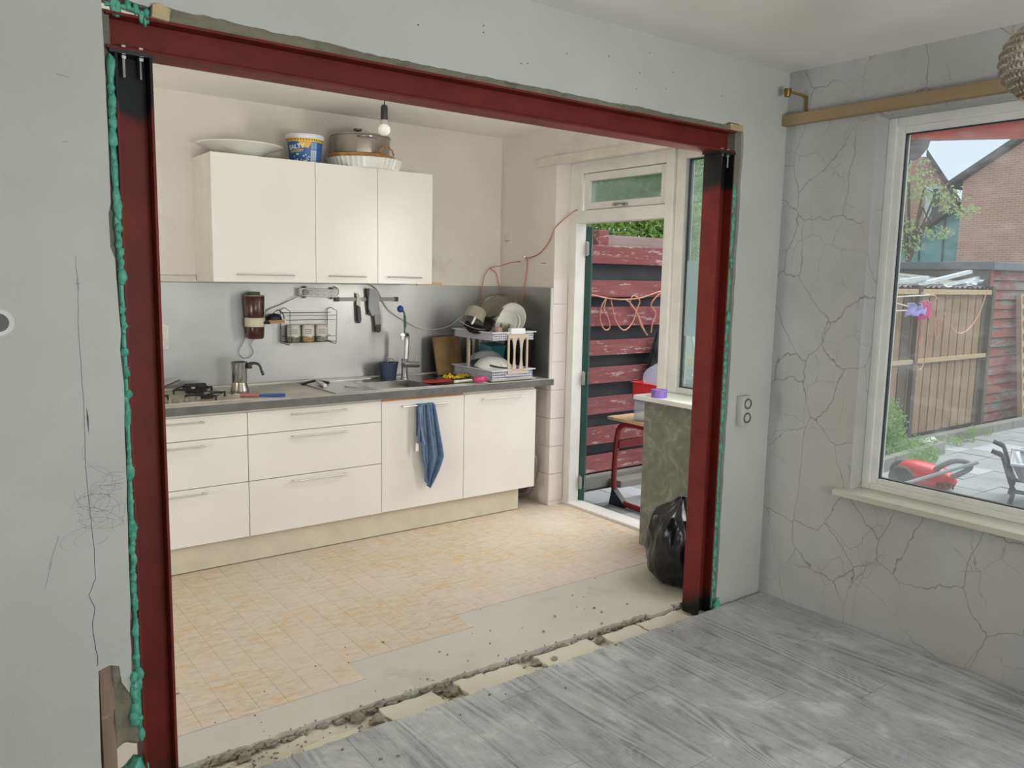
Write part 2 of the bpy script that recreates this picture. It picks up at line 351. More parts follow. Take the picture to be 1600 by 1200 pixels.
# ------------------------------------------------------------------ geometry helpers
class B:
    def __init__(s): s.bm = bmesh.new()
    def box(s, x0, x1, y0, y1, z0, z1, M=None, bev=0):
        b = bmesh.new(); bmesh.ops.create_cube(b, size=1)
        bmesh.ops.scale(b, vec=(x1-x0, y1-y0, z1-z0), verts=b.verts); bmesh.ops.translate(b, vec=((x0+x1)/2, (y0+y1)/2, (z0+z1)/2), verts=b.verts)
        if bev: bmesh.ops.bevel(b, geom=b.edges[:], offset=bev, segments=2, affect='EDGES', profile=.7)
        return s.merge(b, M)
    def merge(s, b, M=None):
        if M is not None: b.transform(M)
        me = bpy.data.meshes.new('tmp'); b.to_mesh(me); b.free(); s.bm.from_mesh(me); bpy.data.meshes.remove(me); return s
    def prism(s, pts, axis, a, b_, M=None):
        """outline pts extruded along axis from a to b_"""
        b = bmesh.new()
        def P(p, t): return {'x': (t, p[0], p[1]), 'y': (p[0], t, p[1]), 'z': (p[0], p[1], t)}[axis]
        v0 = [b.verts.new(P(p, a)) for p in pts]; v1 = [b.verts.new(P(p, b_)) for p in pts]
        k = len(pts)
        if k > 4:
            for t in tessellate_polygon([[Vector((p[0], p[1], 0)) for p in pts]]):
                b.faces.new([v0[i] for i in t]); b.faces.new([v1[i] for i in t][::-1])
        else: b.faces.new(v0); b.faces.new(v1[::-1])
        for i in range(k): b.faces.new((v0[i], v1[i], v1[(i+1) % k], v0[(i+1) % k]))
        bmesh.ops.recalc_face_normals(b, faces=b.faces)
        return s.merge(b, M)
    def tube(s, pts, r, seg=8, closed=False, M=None):
        pts = [Vector(p) for p in pts]; n = len(pts); b = bmesh.new(); rings = []
        rr = r if isinstance(r, (list, tuple)) else [r]*n
        t0 = (pts[1]-pts[0]).normalized(); ref = Vector((0, 0, 1)) if abs(t0.z) < .9 else Vector((1, 0, 0)); nrm = t0.cross(ref).normalized()
        for i, p in enumerate(pts):
            a = pts[(i-1) % n] if (i > 0 or closed) else p; c = pts[(i+1) % n] if (i < n-1 or closed) else p
            t = (c-a).normalized(); nrm = (nrm-t*nrm.dot(t)); nrm = nrm.normalized() if nrm.length > 1e-6 else t.orthogonal().normalized()
            bi = t.cross(nrm)
            rings.append([b.verts.new(p+(nrm*math.cos(2*PI*k/seg)+bi*math.sin(2*PI*k/seg))*rr[i]) for k in range(seg)])
        for i in range(n if closed else n-1):
            A = rings[i]; C = rings[(i+1) % n]
            for k in range(seg): b.faces.new((A[k], A[(k+1) % seg], C[(k+1) % seg], C[k]))
        if not closed: b.faces.new(rings[0][::-1]); b.faces.new(rings[-1])
        bmesh.ops.recalc_face_normals(b, faces=b.faces)
        return s.merge(b, M)
    def lathe(s, prof, c=(0, 0, 0), seg=32, M=None, flute=None):
        """profile (r,z) turned about z at c"""
        b = bmesh.new(); rings = []
        for r, z in prof:
            if r < 1e-6: rings.append([b.verts.new((c[0], c[1], c[2]+z))])
            else:
                ring = []
                for k in range(seg):
                    a = 2*PI*k/seg; q = r*(1+(flute if (flute and k % 2) else 0)); ring.append(b.verts.new((c[0]+q*math.cos(a), c[1]+q*math.sin(a), c[2]+z)))
                rings.append(ring)
        for A, C in zip(rings, rings[1:]):
            for k in range(seg):
                j = (k+1) % seg
                if len(A) == 1 and len(C) == 1: continue
                if len(A) == 1: b.faces.new((A[0], C[j], C[k]))
                elif len(C) == 1: b.faces.new((A[k], A[j], C[0]))
                else: b.faces.new((A[k], A[j], C[j], C[k]))
        bmesh.ops.recalc_face_normals(b, faces=b.faces)
        return s.merge(b, M)
    def blob(s, c, r, M=None, sub=2, jit=0, seed=0):
        b = bmesh.new(); bmesh.ops.create_icosphere(b, subdivisions=sub, radius=1)
        for v in b.verts:
            k = 1+jit*noise.noise(v.co*1.7+Vector((seed, seed*.3, 0)))
            v.co = Vector((v.co.x*r[0]*k, v.co.y*r[1]*k, v.co.z*r[2]*k))+Vector(c)
        return s.merge(b, M)
    def grid(s, f, nu, nv, M=None):
        b = bmesh.new(); V = [[b.verts.new(f(i/nu, j/nv)) for j in range(nv+1)] for i in range(nu+1)]
        for i in range(nu):
            for j in range(nv): b.faces.new((V[i][j], V[i+1][j], V[i+1][j+1], V[i][j+1]))
        return s.merge(b, M)
WORLD = {}
def wl(o): return WORLD.get(o.name, Vector((0, 0, 0)))
def put(name, b, m, parent=None, label=None, smooth=False, kind=None, bevel=0, solid=0, rot=None):
    """link the builder's mesh (world coordinates) as one object"""
    me = bpy.data.meshes.new(name); bm = b.bm
    if parent is None:
        xs = [v.co for v in bm.verts]
        org = Vector(((min(v.x for v in xs)+max(v.x for v in xs))/2, (min(v.y for v in xs)+max(v.y for v in xs))/2, min(v.z for v in xs)))
    else: org = wl(parent)
    bmesh.ops.translate(bm, vec=-org, verts=bm.verts)
    bm.to_mesh(me); bm.free(); me.materials.append(m)
    if smooth: 
        me.polygons.foreach_set('use_smooth', [True]*len(me.polygons)); me.set_sharp_from_angle(angle=R(40))
    o = bpy.data.objects.new(name, me); COL.objects.link(o)
    if parent is None: o.location = org
    else: o.parent = parent
    WORLD[o.name] = org
    if label: o['label'] = label
    if kind: o['kind'] = kind
    if bevel:
        md = o.modifiers.new('bevel', 'BEVEL'); md.width = bevel; md.segments = 2; md.limit_method = 'ANGLE'
    if solid:
        md = o.modifiers.new('solid', 'SOLIDIFY'); md.thickness = solid; md.offset = 0
    return o
def thing(name, label, cat, loc, group=None):
    o = bpy.data.objects.new(name, None); COL.objects.link(o); o.location = loc; o.empty_display_size = .05
    o['label'] = label; o['category'] = cat
    if group: o['group'] = group
    WORLD[o.name] = Vector(loc); return o
def tag(o, label, cat, group=None):
    o['label'] = label; o['category'] = cat
    if group: o['group'] = group
    return o
def struct(name, b, m, label=None, **k):
    o = put(name, b, m, **k); o['kind'] = 'structure'
    if label: o['label'] = label
    return o
def sroot(name, loc, label=None):
    o = bpy.data.objects.new(name, None); COL.objects.link(o); o.location = loc; o['kind'] = 'structure'
    if label: o['label'] = label
    WORLD[o.name] = Vector(loc); return o
def piece(name, mesh, loc, parent, rotz=0):
    """a cheap repeated part sharing mesh data; loc in world"""
    o = bpy.data.objects.new(name, mesh); COL.objects.link(o); o.parent = parent; o.location = Vector(loc)-wl(parent); o.rotation_euler = (0, 0, rotz); return o
def meshof(b, m, name='mesh'):
    me = bpy.data.meshes.new(name); b.bm.to_mesh(me); b.bm.free(); me.materials.append(m); return me
def bez(pts, n=10):
    """smooth catmull-rom through pts"""
    P = [Vector(p) for p in pts]; P = [P[0]*2-P[1]]+P+[P[-1]*2-P[-2]]; out = []
    for i in range(1, len(P)-2):
        for k in range(n):
            t = k/n; a, b, c, d = P[i-1:i+3]
            out.append(.5*((2*b)+(c-a)*t+(2*a-5*b+4*c-d)*t*t+(-a+3*b-3*c+d)*t**3))
    out.append(P[-2]); return out
def TM(loc, rx=0, ry=0, rz=0, s=1):
    return Matrix.Translation(loc) @ Matrix.Rotation(rz, 4, 'Z') @ Matrix.Rotation(ry, 4, 'Y') @ Matrix.Rotation(rx, 4, 'X') @ Matrix.Scale(s, 4)

# ================================================================== THE ROOM
fl = struct('floor', B().box(-1.6, 3.485, -3, 2.43, -.1, -.012), M_GROUND)
plank_w, plank_l = .1955, 1.29
pb = B().box(-plank_w/2+.0005, plank_w/2-.0005, -plank_l/2+.0003, plank_l/2-.0003, -.012, 0, bev=.0008); plank_me = meshof(pb, M_PLANK, 'plank')
half_b = {}
def cut_plank(y0, y1, jag=0):
    b = B()
    if jag:
        k = 6; e = [(-plank_w/2+.0007+(plank_w-.0014)*i/k, y1-jag*rnd.random()) for i in range(k+1)]
        b.prism([(-plank_w/2+.0007, y0), (plank_w/2-.0007, y0)]+e[::-1], 'z', -.012, 0)
    else: b.box(-plank_w/2+.0007, plank_w/2-.0007, y0, y1, -.012, 0)
    return meshof(b, M_PLANK, 'plank')
offs = [.0, .47, .9, .25, .7, 1.1, .38, .82, .12, .58, 1.02]
i = 0; x = 3.485-plank_w/2-.004
while x > -.75:
    o = offs[i % len(offs)]; y1 = 2.445
    y = y1-o
    if o > .05:
        piece('plank', cut_plank(y+.0014, y1, .012), (x, 0, 0), fl)
    first = o <= .05
    while y > -1.1:
        if first: piece('plank', cut_plank(y-plank_l, y, .012), (x, 0, 0), fl); first = False
        else: piece('plank', plank_me, (x, y-plank_l/2, 0), fl)
        y -= plank_l
    x -= plank_w; i += 1

# trench where the old wall stood
tr = B()
def trf(u, v):
    x = -.1+u*3.6; y = 2.425+v*.22
    return (x, y, -.032+.016*noise.noise(Vector((x*6, y*9, 0)))+.009*noise.noise(Vector((x*25, y*30, 2))) + .012*max(0, v-.8)*5*noise.noise(Vector((x*9, 0, 7))))
tr.grid(trf, 200, 14)
struct('floor_trench', tr, M_TRENCH, smooth=True)
for k, (x0, x1, y0, y1) in enumerate(((.62, .80, 2.44, 2.50), (1.00, 1.20, 2.44, 2.49), (1.33, 1.56, 2.44, 2.565), (1.66, 1.80, 2.44, 2.57), (1.805, 1.97, 2.44, 2.56), (2.07, 2.38, 2.44, 2.57), (2.45, 2.66, 2.44, 2.545), (2.68, 2.95, 2.44, 2.55))):
    q = [(x0+(x1-x0)*t/6+rnd.uniform(-.004, .004), y0) for t in range(7)]+[(x1+rnd.uniform(-.008, .008), y0+(y1-y0)*t/4) for t in range(1, 4)]+[(x1-(x1-x0)*t/6, y1+rnd.uniform(-.008, .006)) for t in range(7)]+[(x0+rnd.uniform(-.008, .008), y1-(y1-y0)*t/4) for t in range(1, 4)]
    put('brick', B().prism(q, 'z', -.05, -.010-.003*(k % 3)), M_TRENCHB, bpy.data.objects['floor_trench'], bevel=.003)
# kitchen screed with broken edge
edge = [(x_, 2.594+.012*noise.noise(Vector((x_*5, 1, 0)))+.012*noise.noise(Vector((x_*19, 4, 0)))+.006*noise.noise(Vector((x_*61, 4, 2)))-(.03 if 2.78 < x_ < 2.95 else 0)) for x_ in [-1.6+i_*.012 for i_ in range(434)] if x_ < 3.6]
kf = struct('floor_kitchen', B().prism(edge+[(3.62, 2.60), (3.78, 3.3), (3.78, 4.3), (3.78, 4.98), (-1.6, 4.98)], 'z', -.09, -.0025), m_plaster('screed', '#b4b0a4', '#c3bfb4', '#9d988a', .5))
tw, tl = .105, .315
tile_me = meshof(B().box(-tw/2+.0004, tw/2-.0004, -tl/2+.0004, tl/2-.0004, -.0025, 0), M_KFLOOR, 'tile')
hal_me = meshof(B().box(-tw/2+.0008, tw/2-.0008, -tl/4+.0008, tl/4-.0008, -.0025, 0), M_KFLOOR, 'tile')
for i in range(31):
    x = .645+tw/2+tw*i
    if x > 3.69: break
    y = 4.35 if i % 2 == 0 else 4.35-tl/2
    if i % 2: piece('tile', hal_me, (x, 4.35-tl/4, 0), kf)
    if x > 3.3: piece('tile', tile_me, (x, (4.35+tl/2) , 0), kf); piece('tile', hal_me, (x, 4.35+tl+tl/4, 0), kf)
    lim = 2.76 if x < 1.42 else (2.90 if x < 2.0 else 2.98)
    while True:
        if x > 3.6 and y-tl < 3.33: break
        if y-tl >= lim-.02: piece('tile', tile_me, (x, y-tl/2, 0), kf); y -= tl
        elif y-tl/2 >= lim-.02: piece('tile', hal_me, (x, y-tl/4, 0), kf); y -= tl/2
        else: break
# rubble along the break
rb = B()
for i in range(330):
    x = rnd.uniform(.5, 3.0)
    if rnd.random() < .5: x = rnd.choice([.9, 1.25, 1.55, 1.95, 2.55])+rnd.gauss(0, .12)
    y = rnd.uniform(2.45, 2.6) if rnd.random() < .8 else rnd.uniform(2.2, 3.1); r = rnd.uniform(.002, .006)
    z = -.026+r*.5 if 2.447 < y < 2.585 else r*.6
    rb.blob((x, y, z), (r*rnd.uniform(.8, 1.6), r, r*.8), sub=1, jit=.5, seed=i)
for (x, y, r) in ((1.29, 2.50, .024), (1.24, 2.56, .022), (1.62, 2.52, .028), (1.60, 2.57, .02), (2.05, 2.53, .02), (2.13, 2.50, .016), (.82, 2.55, .02), (2.42, 2.53, .018)):
    rb.blob((x, y, -.02), (r*1.2, r, r*.8), sub=2, jit=.7, seed=r*999)
for i in range(260):
    x = rnd.uniform(.3, 3.05); r = rnd.uniform(.004, .013); rb.blob((x, 2.588+rnd.uniform(-.012, .004), -.028+rnd.uniform(0, .012)), (r*1.4, r, r*.9), sub=1, jit=.8, seed=i*1.3)
o = put('mortar_rubble', rb, M_MORTAR); o['kind'] = 'stuff'; tag(o, 'grey mortar crumbs scattered along the broken floor edge', 'rubble')

# middle wall with the rough opening
rnd2 = random.Random(3)
def jag(n_, a, b, amp):
    return [(a[0]+(b[0]-a[0])*i/n_+rnd2.uniform(-amp, amp), a[1]+(b[1]-a[1])*i/n_+rnd2.uniform(-amp, amp)) for i in range(1, n_)]
out = [(-1.6, -.03), (.378, -.03), (.376, .20), (.381, .452), (.41, .462), (.436, .452), (.44, .40), (.465, .352), (.468, .36)]
out += jag(20, (.468, .36), (.479, 1.25), .0018)+[(.481, 1.28), (.478, 1.33)]+jag(6, (.478, 1.33), (.474, 1.62), .003)+[(.472, 1.63), (.462, 1.66), (.461, 1.75), (.468, 1.78)]
out += jag(8, (.468, 1.78), (.466, 2.29), .002)+[(.466, 2.325), (.50, 2.326), (.55, 2.315), (.585, 2.312), (.60, 2.325), (.66, 2.318)]
xx = .66
while xx < 3.01:
    xx += rnd2.uniform(.012, .03); out.append((xx, 2.304+.006*noise.noise(Vector((xx*5, 0, 3)))+rnd2.uniform(-.002, .002)+.014*max(0, 1-abs(xx-.8)/.5)))
out += [(3.05, 2.318), (3.12, 2.318), (3.155, 2.31)]+jag(34, (3.162, 2.30), (3.146, .02), .0035)+[(3.143, -.03), (3.485, -.03), (3.485, 2.6), (-1.6, 2.6)]
wm = struct('wall_middle', B().prism(out, 'y', 2.464, 2.564), M_LIVWALL)
put('raw_edge', B().box(3.118, 3.30, 2.478, 2.552, -.03, 2.3), M_RAW, wm)
put('raw_edge', B().box(.42, .487, 2.482, 2.555, .22, 2.29), M_RAW, wm)
mj = B()
mj.grid(lambda u, v: (.60+u*2.5, 2.474+.012*noise.noise(Vector((u*60, v*3, 1)))+.004*noise.noise(Vector((u*200, v*9, 5))), 2.283+v*.05), 240, 4)
mj.box(.6, 3.15, 2.49, 2.56, 2.284, 2.36)
put('mortar_joint', mj, M_MORTAR, wm, smooth=True)
pt = B()
def patch(u, v):
    x = .418+u*.062; z = .20+v*.26
    return (x, 2.478+.02*noise.noise(Vector((x*22, z*14, 0))), z+.02*noise.noise(Vector((x*30, 5, 0)))*(1-v))
pt.grid(patch, 12, 30); put('plaster_patch', pt, M_MORTAR, wm, smooth=True, solid=.012)
put('wooden_lath', B().box(.384, .421, 2.472, 2.52, -.03, .49, bev=.002), M_LATH, wm)
def wallcurve(pts, r, y=2.4635, seg=4): return [(p[0], y, p[1]) for p in pts], r
crack = [(.375, 1.634), (.378, 1.557), (.374, 1.462), (.376, 1.305), (.377, 1.216), (.375, 1.108), (.375, 1.036), (.379, .944), (.381, .888), (.385, .812), (.384, .728), (.366, .685), (.379, .644), (.372, .597), (.373, .549), (.381, .489), (.378, .461)]
cb_ = B(); cp_ = []
for a, c in zip(crack, crack[1:]):
    for k in range(4):
        t = k/4; cp_.append((a[0]+(c[0]-a[0])*t+rnd2.uniform(-.0012, .0012), 2.4638, a[1]+(c[1]-a[1])*t))
cb_.tube(cp_, [.0004+.0006*(i/len(cp_)) for i in range(len(cp_))], 4)
cb_.tube([(.384, 2.4638, 1.22), (.3855, 2.4638, 1.19), (.386, 2.4638, 1.15)], [.0003, .0022, .0004], 5)
M_CRACK = mat('crack_dark', '#4c4a45', .9)
put('crack', cb_, M_CRACK, wm)
sb = B()
for k in range(46):
    cx, cz = rnd2.gauss(.42, .03), rnd2.gauss(.93, .055); a0 = rnd2.uniform(0, 6.28); da = rnd2.uniform(.6, 2.6); ra, rz_ = rnd2.uniform(.02, .09), rnd2.uniform(.01, .05); tl_ = rnd2.uniform(-.5, .5)
    q = []
    for s in range(13):
        a = a0+da*s/12; x = ra*math.cos(a); z = rz_*math.sin(a); X_ = cx+x*math.cos(tl_)-z*math.sin(tl_); Z_ = cz+x*math.sin(tl_)+z*math.cos(tl_)
        if X_ < .474: q.append((X_, 2.4638, Z_))
    if len(q) > 3: sb.tube(q, .00032, 3)
for (x, z, dx, dz) in ((.352, 2.10, .03, -.006), (.36, 1.93, .012, 0), (.369, 1.56, .014, 0), (.376, 1.575, 0, -.03), (.40, 2.325, .06, -.004), (.30, .87, -.03, -.09), (.28, .80, -.02, -.07)):
    sb.tube([(x, 2.4638, z), (x+dx/2, 2.4638, z+dz/2+.001), (x+dx, 2.4638, z+dz)], .0006, 3)
o = put('pencil_scribble', sb, mat('pencil_line', '#6d6f6c', .9), wm); o['kind'] = 'stuff'
ns = B()
for k in range(14):
    x = rnd2.uniform(1.0, 3.0); z = rnd2.uniform(2.36, 2.55); ns.blob((x, 2.4635, z), (.003, .001, .003), sub=1)
o = put('nail_hole', ns, M_CRACK, wm); o['kind'] = 'stuff'

# right wall of the living room with the window opening
wr = B()
for a in ((3.485, 3.66, 2.0, 2.464, -.03, 2.6), (3.485, 3.66, -3, -.6, -.03, 2.6), (3.485, 3.66, -.6, 2.0, -.03, .615), (3.485, 3.66, -.6, 2.0, 2.335, 2.6)): wr.box(*a)
struct('wall_right', wr, M_PAPER)
struct('wall_left', B().box(-1.7, -1.6, -3, 5.0, -.1, 2.6), M_KITWALL)
struct('wall_rear', B().box(-1.7, 3.66, -3.1, -3, -.1, 2.6), M_LIVWALL)
struct('ceiling', B().box(-1.7, 3.66, -3.1, 2.53, 2.6, 2.7), M_CEIL)
struct('ceiling_kitchen', B().box(-1.7, 3.75, 2.53, 5.1, 2.605, 2.7), m_plaster('kitchen_ceiling_paint', '#e4e0d8', '#ebe8e1', bumpk=.1))
struct('wall_back', B().box(-1.7, 3.75, 4.94, 5.05, -.09, 2.61), M_KITWALL)
kr = B(); kr.box(3.575, 3.79, 4.31, 4.94, -.09, 2.61); kr.box(3.575, 3.75, 2.564, 4.31, 2.375, 2.61)
wkr = struct('wall_kitchen_right', kr, M_KITWALL)
for k in range(8):                                             # tiles on the pier: front face, then the side under the worktop
    z0 = .025+k*.2; h = .1965 if k < 7 else .165
    put('wall_tile', B().box(3.569, 3.695, 4.303, 4.311, z0, z0+h, bev=.0012), M_WTILE, wkr)
    if k < 5:
        for j in range(3): put('wall_tile', B().box(3.568, 3.576, 4.312+j*.2, 4.5085+j*.2, z0, min(z0+h, .86), bev=.0012), M_WTILE, wkr)
put('skirting_tile', B().box(3.565, 3.70, 4.298, 4.311, -.01, .023, bev=.001), M_WTILE, wkr)
for (y0, z0, ln) in ((4.88, 1.86, .05), (4.45, 1.7, .05)):
    put('scratch', B().box(3.5735, 3.576, y0-ln, y0, z0, z0+.004), M_CRACK, wkr)
struct('wall_knee', B().box(3.50, 3.78, 2.564, 3.344, -.09, .893, bev=.004), M_STUCCO)
struct('trim_1', B().box(3.553, 3.576, 2.58, 4.512, 2.355, 2.412, bev=.003), M_OLDWHITE, label='cream batten over the kitchen window')
# splash-level batten left of the wall cabinet and wood packing right of it
struct('trim_2', B().box(.2, 1.372, 4.918, 4.941, 1.54, 1.572, bev=.002), M_OLDWHITE, label='cream batten above steel splashback')
struct('trim_3', B().box(2.86, 3.06, 4.926, 4.941, 1.532, 1.552, bev=.002), M_BEECH, label='raw wood strip above steel splashback')
ws = B()
for (p, q_, r) in (((.92, 2.35), (.93, 2.35), .006), ((1.02, 2.12), (1.022, 2.118), .006)):
    ws.blob((p[0], 4.939, p[1]), (r*.7, .003, r), sub=1)
o = put('drill_hole', ws, M_CRACK, bpy.data.objects['wall_back']); o['kind'] = 'stuff'

# ------------------------------------------------------------------ living room window
w1 = sroot('window_1', (3.60, 2.0, .645), 'white framed living room window')
def frame_yz(b, x0, x1, y0, y1, z0, z1, t, tb=None):
    tb = tb or t
    b.box(x0, x1, y0, y0+t, z0, z1); b.box(x0, x1, y1-t, y1, z0, z1); b.box(x0, x1, y0+t, y1-t, z0, z0+tb); b.box(x0, x1, y0+t, y1-t, z1-t, z1); return b
put('frame', frame_yz(B(), 3.58, 3.66, -.6, 2.0, .645, 2.335, .040, .03), M_WHITE, w1, bevel=.004)
put('sash', frame_yz(B(), 3.593, 3.65, -.56, 1.963, .672, 2.298, .033, .028), M_WHITE, w1, bevel=.005)
put('gasket', frame_yz(B(), 3.606, 3.63, -.53, 1.932, .698, 2.267, .006), M_BLACK, w1)
put('pane', B().box(3.615, 3.621, -.527, 1.928, .702, 2.263), M_GLASS, w1)
struct('trim_4', B().box(3.43, 3.60, -.65, 2.055, .618, .645, bev=.004), m_plaster('dusty_sill', '#c3beb0', '#cfcabd', '#a59e8d', .2), label='dusty cream window sill')
struct('trim_5', B().box(3.443, 3.4855, -.9, 2.46, 2.347, 2.397, bev=.003), M_RAIL, label='tan painted curtain board above the window')

# ------------------------------------------------------------------ kitchen door and window frame
dr = sroot('door_1', (3.75, 3.84, 0), 'back door frame with dark green door swung outwards')
f = B(); f.box(3.70, 3.79, 4.235, 4.31, .0, 2.375); f.box(3.70, 3.79, 3.44, 4.235, 1.972, 2.055); f.box(3.70, 3.79, 3.44, 4.235, 2.30, 2.375)
put('frame', f, M_WHITE, dr, bevel=.004)
put('mullion', B().box(3.70, 3.80, 3.372, 3.44, -.05, 2.375), M_WHITE, dr, bevel=.005)
put('threshold', B().box(3.69, 3.82, 3.36, 4.31, -.06, .018), M_WHITE, dr, bevel=.004)
put('transom_sash', frame_yz(B(), 3.722, 3.775, 3.443, 4.19, 2.06, 2.297, .05, .045), M_WHITE, dr, bevel=.004)
put('transom_pane', B().box(3.745, 3.751, 3.49, 4.143, 2.102, 2.25), M_GLASS2, dr)
put('casing', B().box(3.70, 3.715, 4.19, 4.236, 2.058, 2.30), M_WHITE, dr, bevel=.003)
lt = B(); lt.box(3.705, 3.722, 3.86, 3.90, 2.072, 2.09, bev=.002); lt.tube([(3.704, 3.885, 2.082), (3.69, 3.86, 2.083), (3.688, 3.78, 2.078)], .005, 6); lt.box(3.7, 3.722, 3.77, 3.80, 2.068, 2.085, bev=.002)
put('transom_latch', lt, M_STEEL, dr)
ang = R(47.0); c_, s_ = math.cos(ang), math.sin(ang)
Md = Matrix(((c_, -s_, 0, 3.797), (s_, c_, 0, 4.243), (0, 0, 1, 0), (0, 0, 0, 1)))
leaf = put('door_leaf', B().box(0, .80, -.042, 0, -.03, 1.955, M=Md, bev=.003), M_GREEN, dr)
hg = B(); hg.box(.0, .80, -.002, .001, .2, .9, M=Md); put('leaf_panel', hg, M_GREEN, leaf)
for z in (.11, .86, 1.76):
    b = B(); b.box(3.786, 3.79, 4.200, 4.236, z, z+.09); b.tube([(3.797, 4.228, z-.005), (3.797, 4.228, z+.095)], .007, 8); b.box(.004, .035, -.046, -.041, z, z+.09, M=Md)
    put('hinge', b, M_STEEL, dr)
w2 = sroot('window_2', (3.75, 3.0, .92), 'tall kitchen window beside the back door')
f = B(); f.box(3.72, 3.80, 3.30, 3.372, .92, 2.375); f.box(3.72, 3.80, 2.564, 2.62, .92, 2.375); f.box(3.72, 3.80, 2.62, 3.30, 2.31, 2.375); f.box(3.72, 3.80, 2.62, 3.30, .92, .955)
put('frame', f, M_WHITE, w2, bevel=.005)
put('gasket', frame_yz(B(), 3.75, 3.785, 2.62, 3.301, .955, 2.311, .006), M_DGREY, w2)
put('pane', B().box(3.762, 3.768, 2.626, 3.295, .961, 2.305), M_GLASS2, w2)
put('privacy_film', B().box(3.7585, 3.7605, 2.63, 3.29, 1.27, 1.715), M_FROST, w2)
struct('trim_6', B().box(3.452, 3.73, 2.564, 3.39, .893, .920, bev=.003), M_WHITE, label='white sill of the kitchen window')

# ================================================================== STEEL PORTAL
bt = thing('steel_beam', 'dark red steel beam across the top of the opening', 'beam', (1.79, 2.514, 2.188))
bb = B(); bb.box(.475, 3.11, 2.464, 2.564, 2.188, 2.196); bb.box(.475, 3.11, 2.464, 2.564, 2.276, 2.284); bb.box(.475, 3.11, 2.511, 2.517, 2.196, 2.276)
put('beam_profile', bb, M_PRIMER, bt, bevel=.0015)
def column(x0, side, lab):
    t = thing('steel_column', lab, 'column', (x0+.048, 2.514, -.03), 'steel columns of the opening')
    b = B(); b.box(x0, x0+.008, 2.464, 2.564, -.03, 2.178); b.box(x0+.088, x0+.096, 2.464, 2.564, -.03, 2.178); b.box(x0+.008, x0+.088, 2.511, 2.517, -.03, 2.178)
    put('column_profile', b, M_COLUMN, t, bevel=.0012)
    put('end_plate', B().box(x0-.012, x0+.10, 2.462, 2.566, 2.178, 2.188), M_BLACK, t)
    for dx in (.026, .07):
        b = B(); x = x0+dx; y = 2.484
        b.lathe([(0, 0), (.010, 0), (.010, .007), (0, .007)], (x, y, 2.196), 6); b.lathe([(0, 0), (.010, 0), (.010, .008), (0, .008)], (x, y, 2.168), 6); b.tube([(x, y, 2.12), (x, y, 2.198)], .0045, 8)
        put('bolt', b, M_STEEL, t)
    return t
column(.493, -1, 'dark red steel column at the left of the opening')
column(3.010, 1, 'dark red steel column at the right beside the rubbish bag')
def foam(pts, rads, seed, name, lab, n=60):
    b = B(); q = bez(pts, 14); r_ = random.Random(seed); b.tube(q, [rads*(.8+.45*noise.noise(Vector((i*.23, seed, 0)))) for i in range(len(q))], 7)
    for i in range(n):
        p = q[r_.randrange(len(q))]; r = rads*r_.uniform(.7, 1.35)
        b.blob((p.x+r_.uniform(-.3, .3)*rads, p.y-r_.uniform(.0, .6)*rads, p.z+r_.uniform(-.02, .02)), (r, r, r*r_.uniform(1.0, 2.6)), sub=2, jit=.35, seed=i)
    o = put(name, b, M_FOAM, smooth=True); tag(o, lab, 'foam', 'teal gap foam'); return o
foam([(.488, 2.474, .24), (.487, 2.474, .7), (.490, 2.474, 1.2), (.4875, 2.474, 1.6), (.483, 2.474, 1.9), (.484, 2.474, 2.16)], .0098, 2, 'foam_seam', 'teal foam bead along the left column', 100)
foam([(.470, 2.47, .27), (.473, 2.468, .33), (.477, 2.470, .39)], .014, 5, 'foam_lump', 'large teal foam lump low beside the left column', 8)
foam([(.435, 2.50, .02), (.455, 2.495, .06), (.48, 2.495, .08)], .03, 6, 'foam_lump', 'teal foam lump at the floor left of the left column', 9)
foam([(3.122, 2.478, .01), (3.124, 2.478, .6), (3.122, 2.478, 1.2), (3.124, 2.478, 1.7), (3.122, 2.48, 2.02)], .0115, 9, 'foam_seam', 'teal foam bead along the right column', 90)
foam([(3.128, 2.465, -.01), (3.15, 2.462, 0.0)], .016, 11, 'foam_lump', 'teal foam lump at the foot of the right column', 6)
foam([(.476, 2.476, 2.302), (.52, 2.474, 2.302), (.56, 2.472, 2.296), (.583, 2.470, 2.289)], .0075, 14, 'foam_seam', 'short teal foam bead above the left beam end', 14)
o = put('wooden_block', B().prism([(.588, 2.284), (.632, 2.280), (.637, 2.312), (.612, 2.322), (.592, 2.318)], 'y', 2.448, 2.50), M_PALEWOOD); tag(o, 'small wooden wedge above the left end of the red beam', 'wedge')
o = put('wooden_block', B().box(3.055, 3.145, 2.455, 2.51, 2.285, 2.312, bev=.002), M_PALEWOOD); tag(o, 'thin pale wooden wedge above the right end of the red beam', 'wedge')

# ================================================================== KITCHEN UNITS
FY = 4.31
def handle(x0, x1, z, y, parent, r=.0042, off=.03):
    b = B(); b.tube([(x0, y-off, z), (x1, y-off, z)], r, 8); b.tube([(x0+.012, y, z), (x0+.012, y-off, z)], r, 8); b.tube([(x1-.012, y, z), (x1-.012, y-off, z)], r, 8)
    put('handle', b, M_HANDLE, parent, smooth=True)
def carcass(x0, x1): return B().box(x0+.001, x1-.001, FY+.019, 4.92, .152, .862)
def drawer_unit(x0, x1, lab):
    t = thing('drawer_cabinet', lab, 'cabinet', ((x0+x1)/2, 4.6, 0), 'base cabinets')
    put('body', carcass(x0, x1), M_CABSIDE, t)
    for (z0, z1, hz) in ((.155, .462, .437), (.466, .720, .690), (.724, .846, .818)):
        d = put('drawer', B().box(x0+.002, x1-.002, FY, FY+.018, z0, z1, bev=.0012), M_CAB, t)
        c = (x0+x1)/2; handle(c-.168, c+.168, hz, FY, d)
    return t
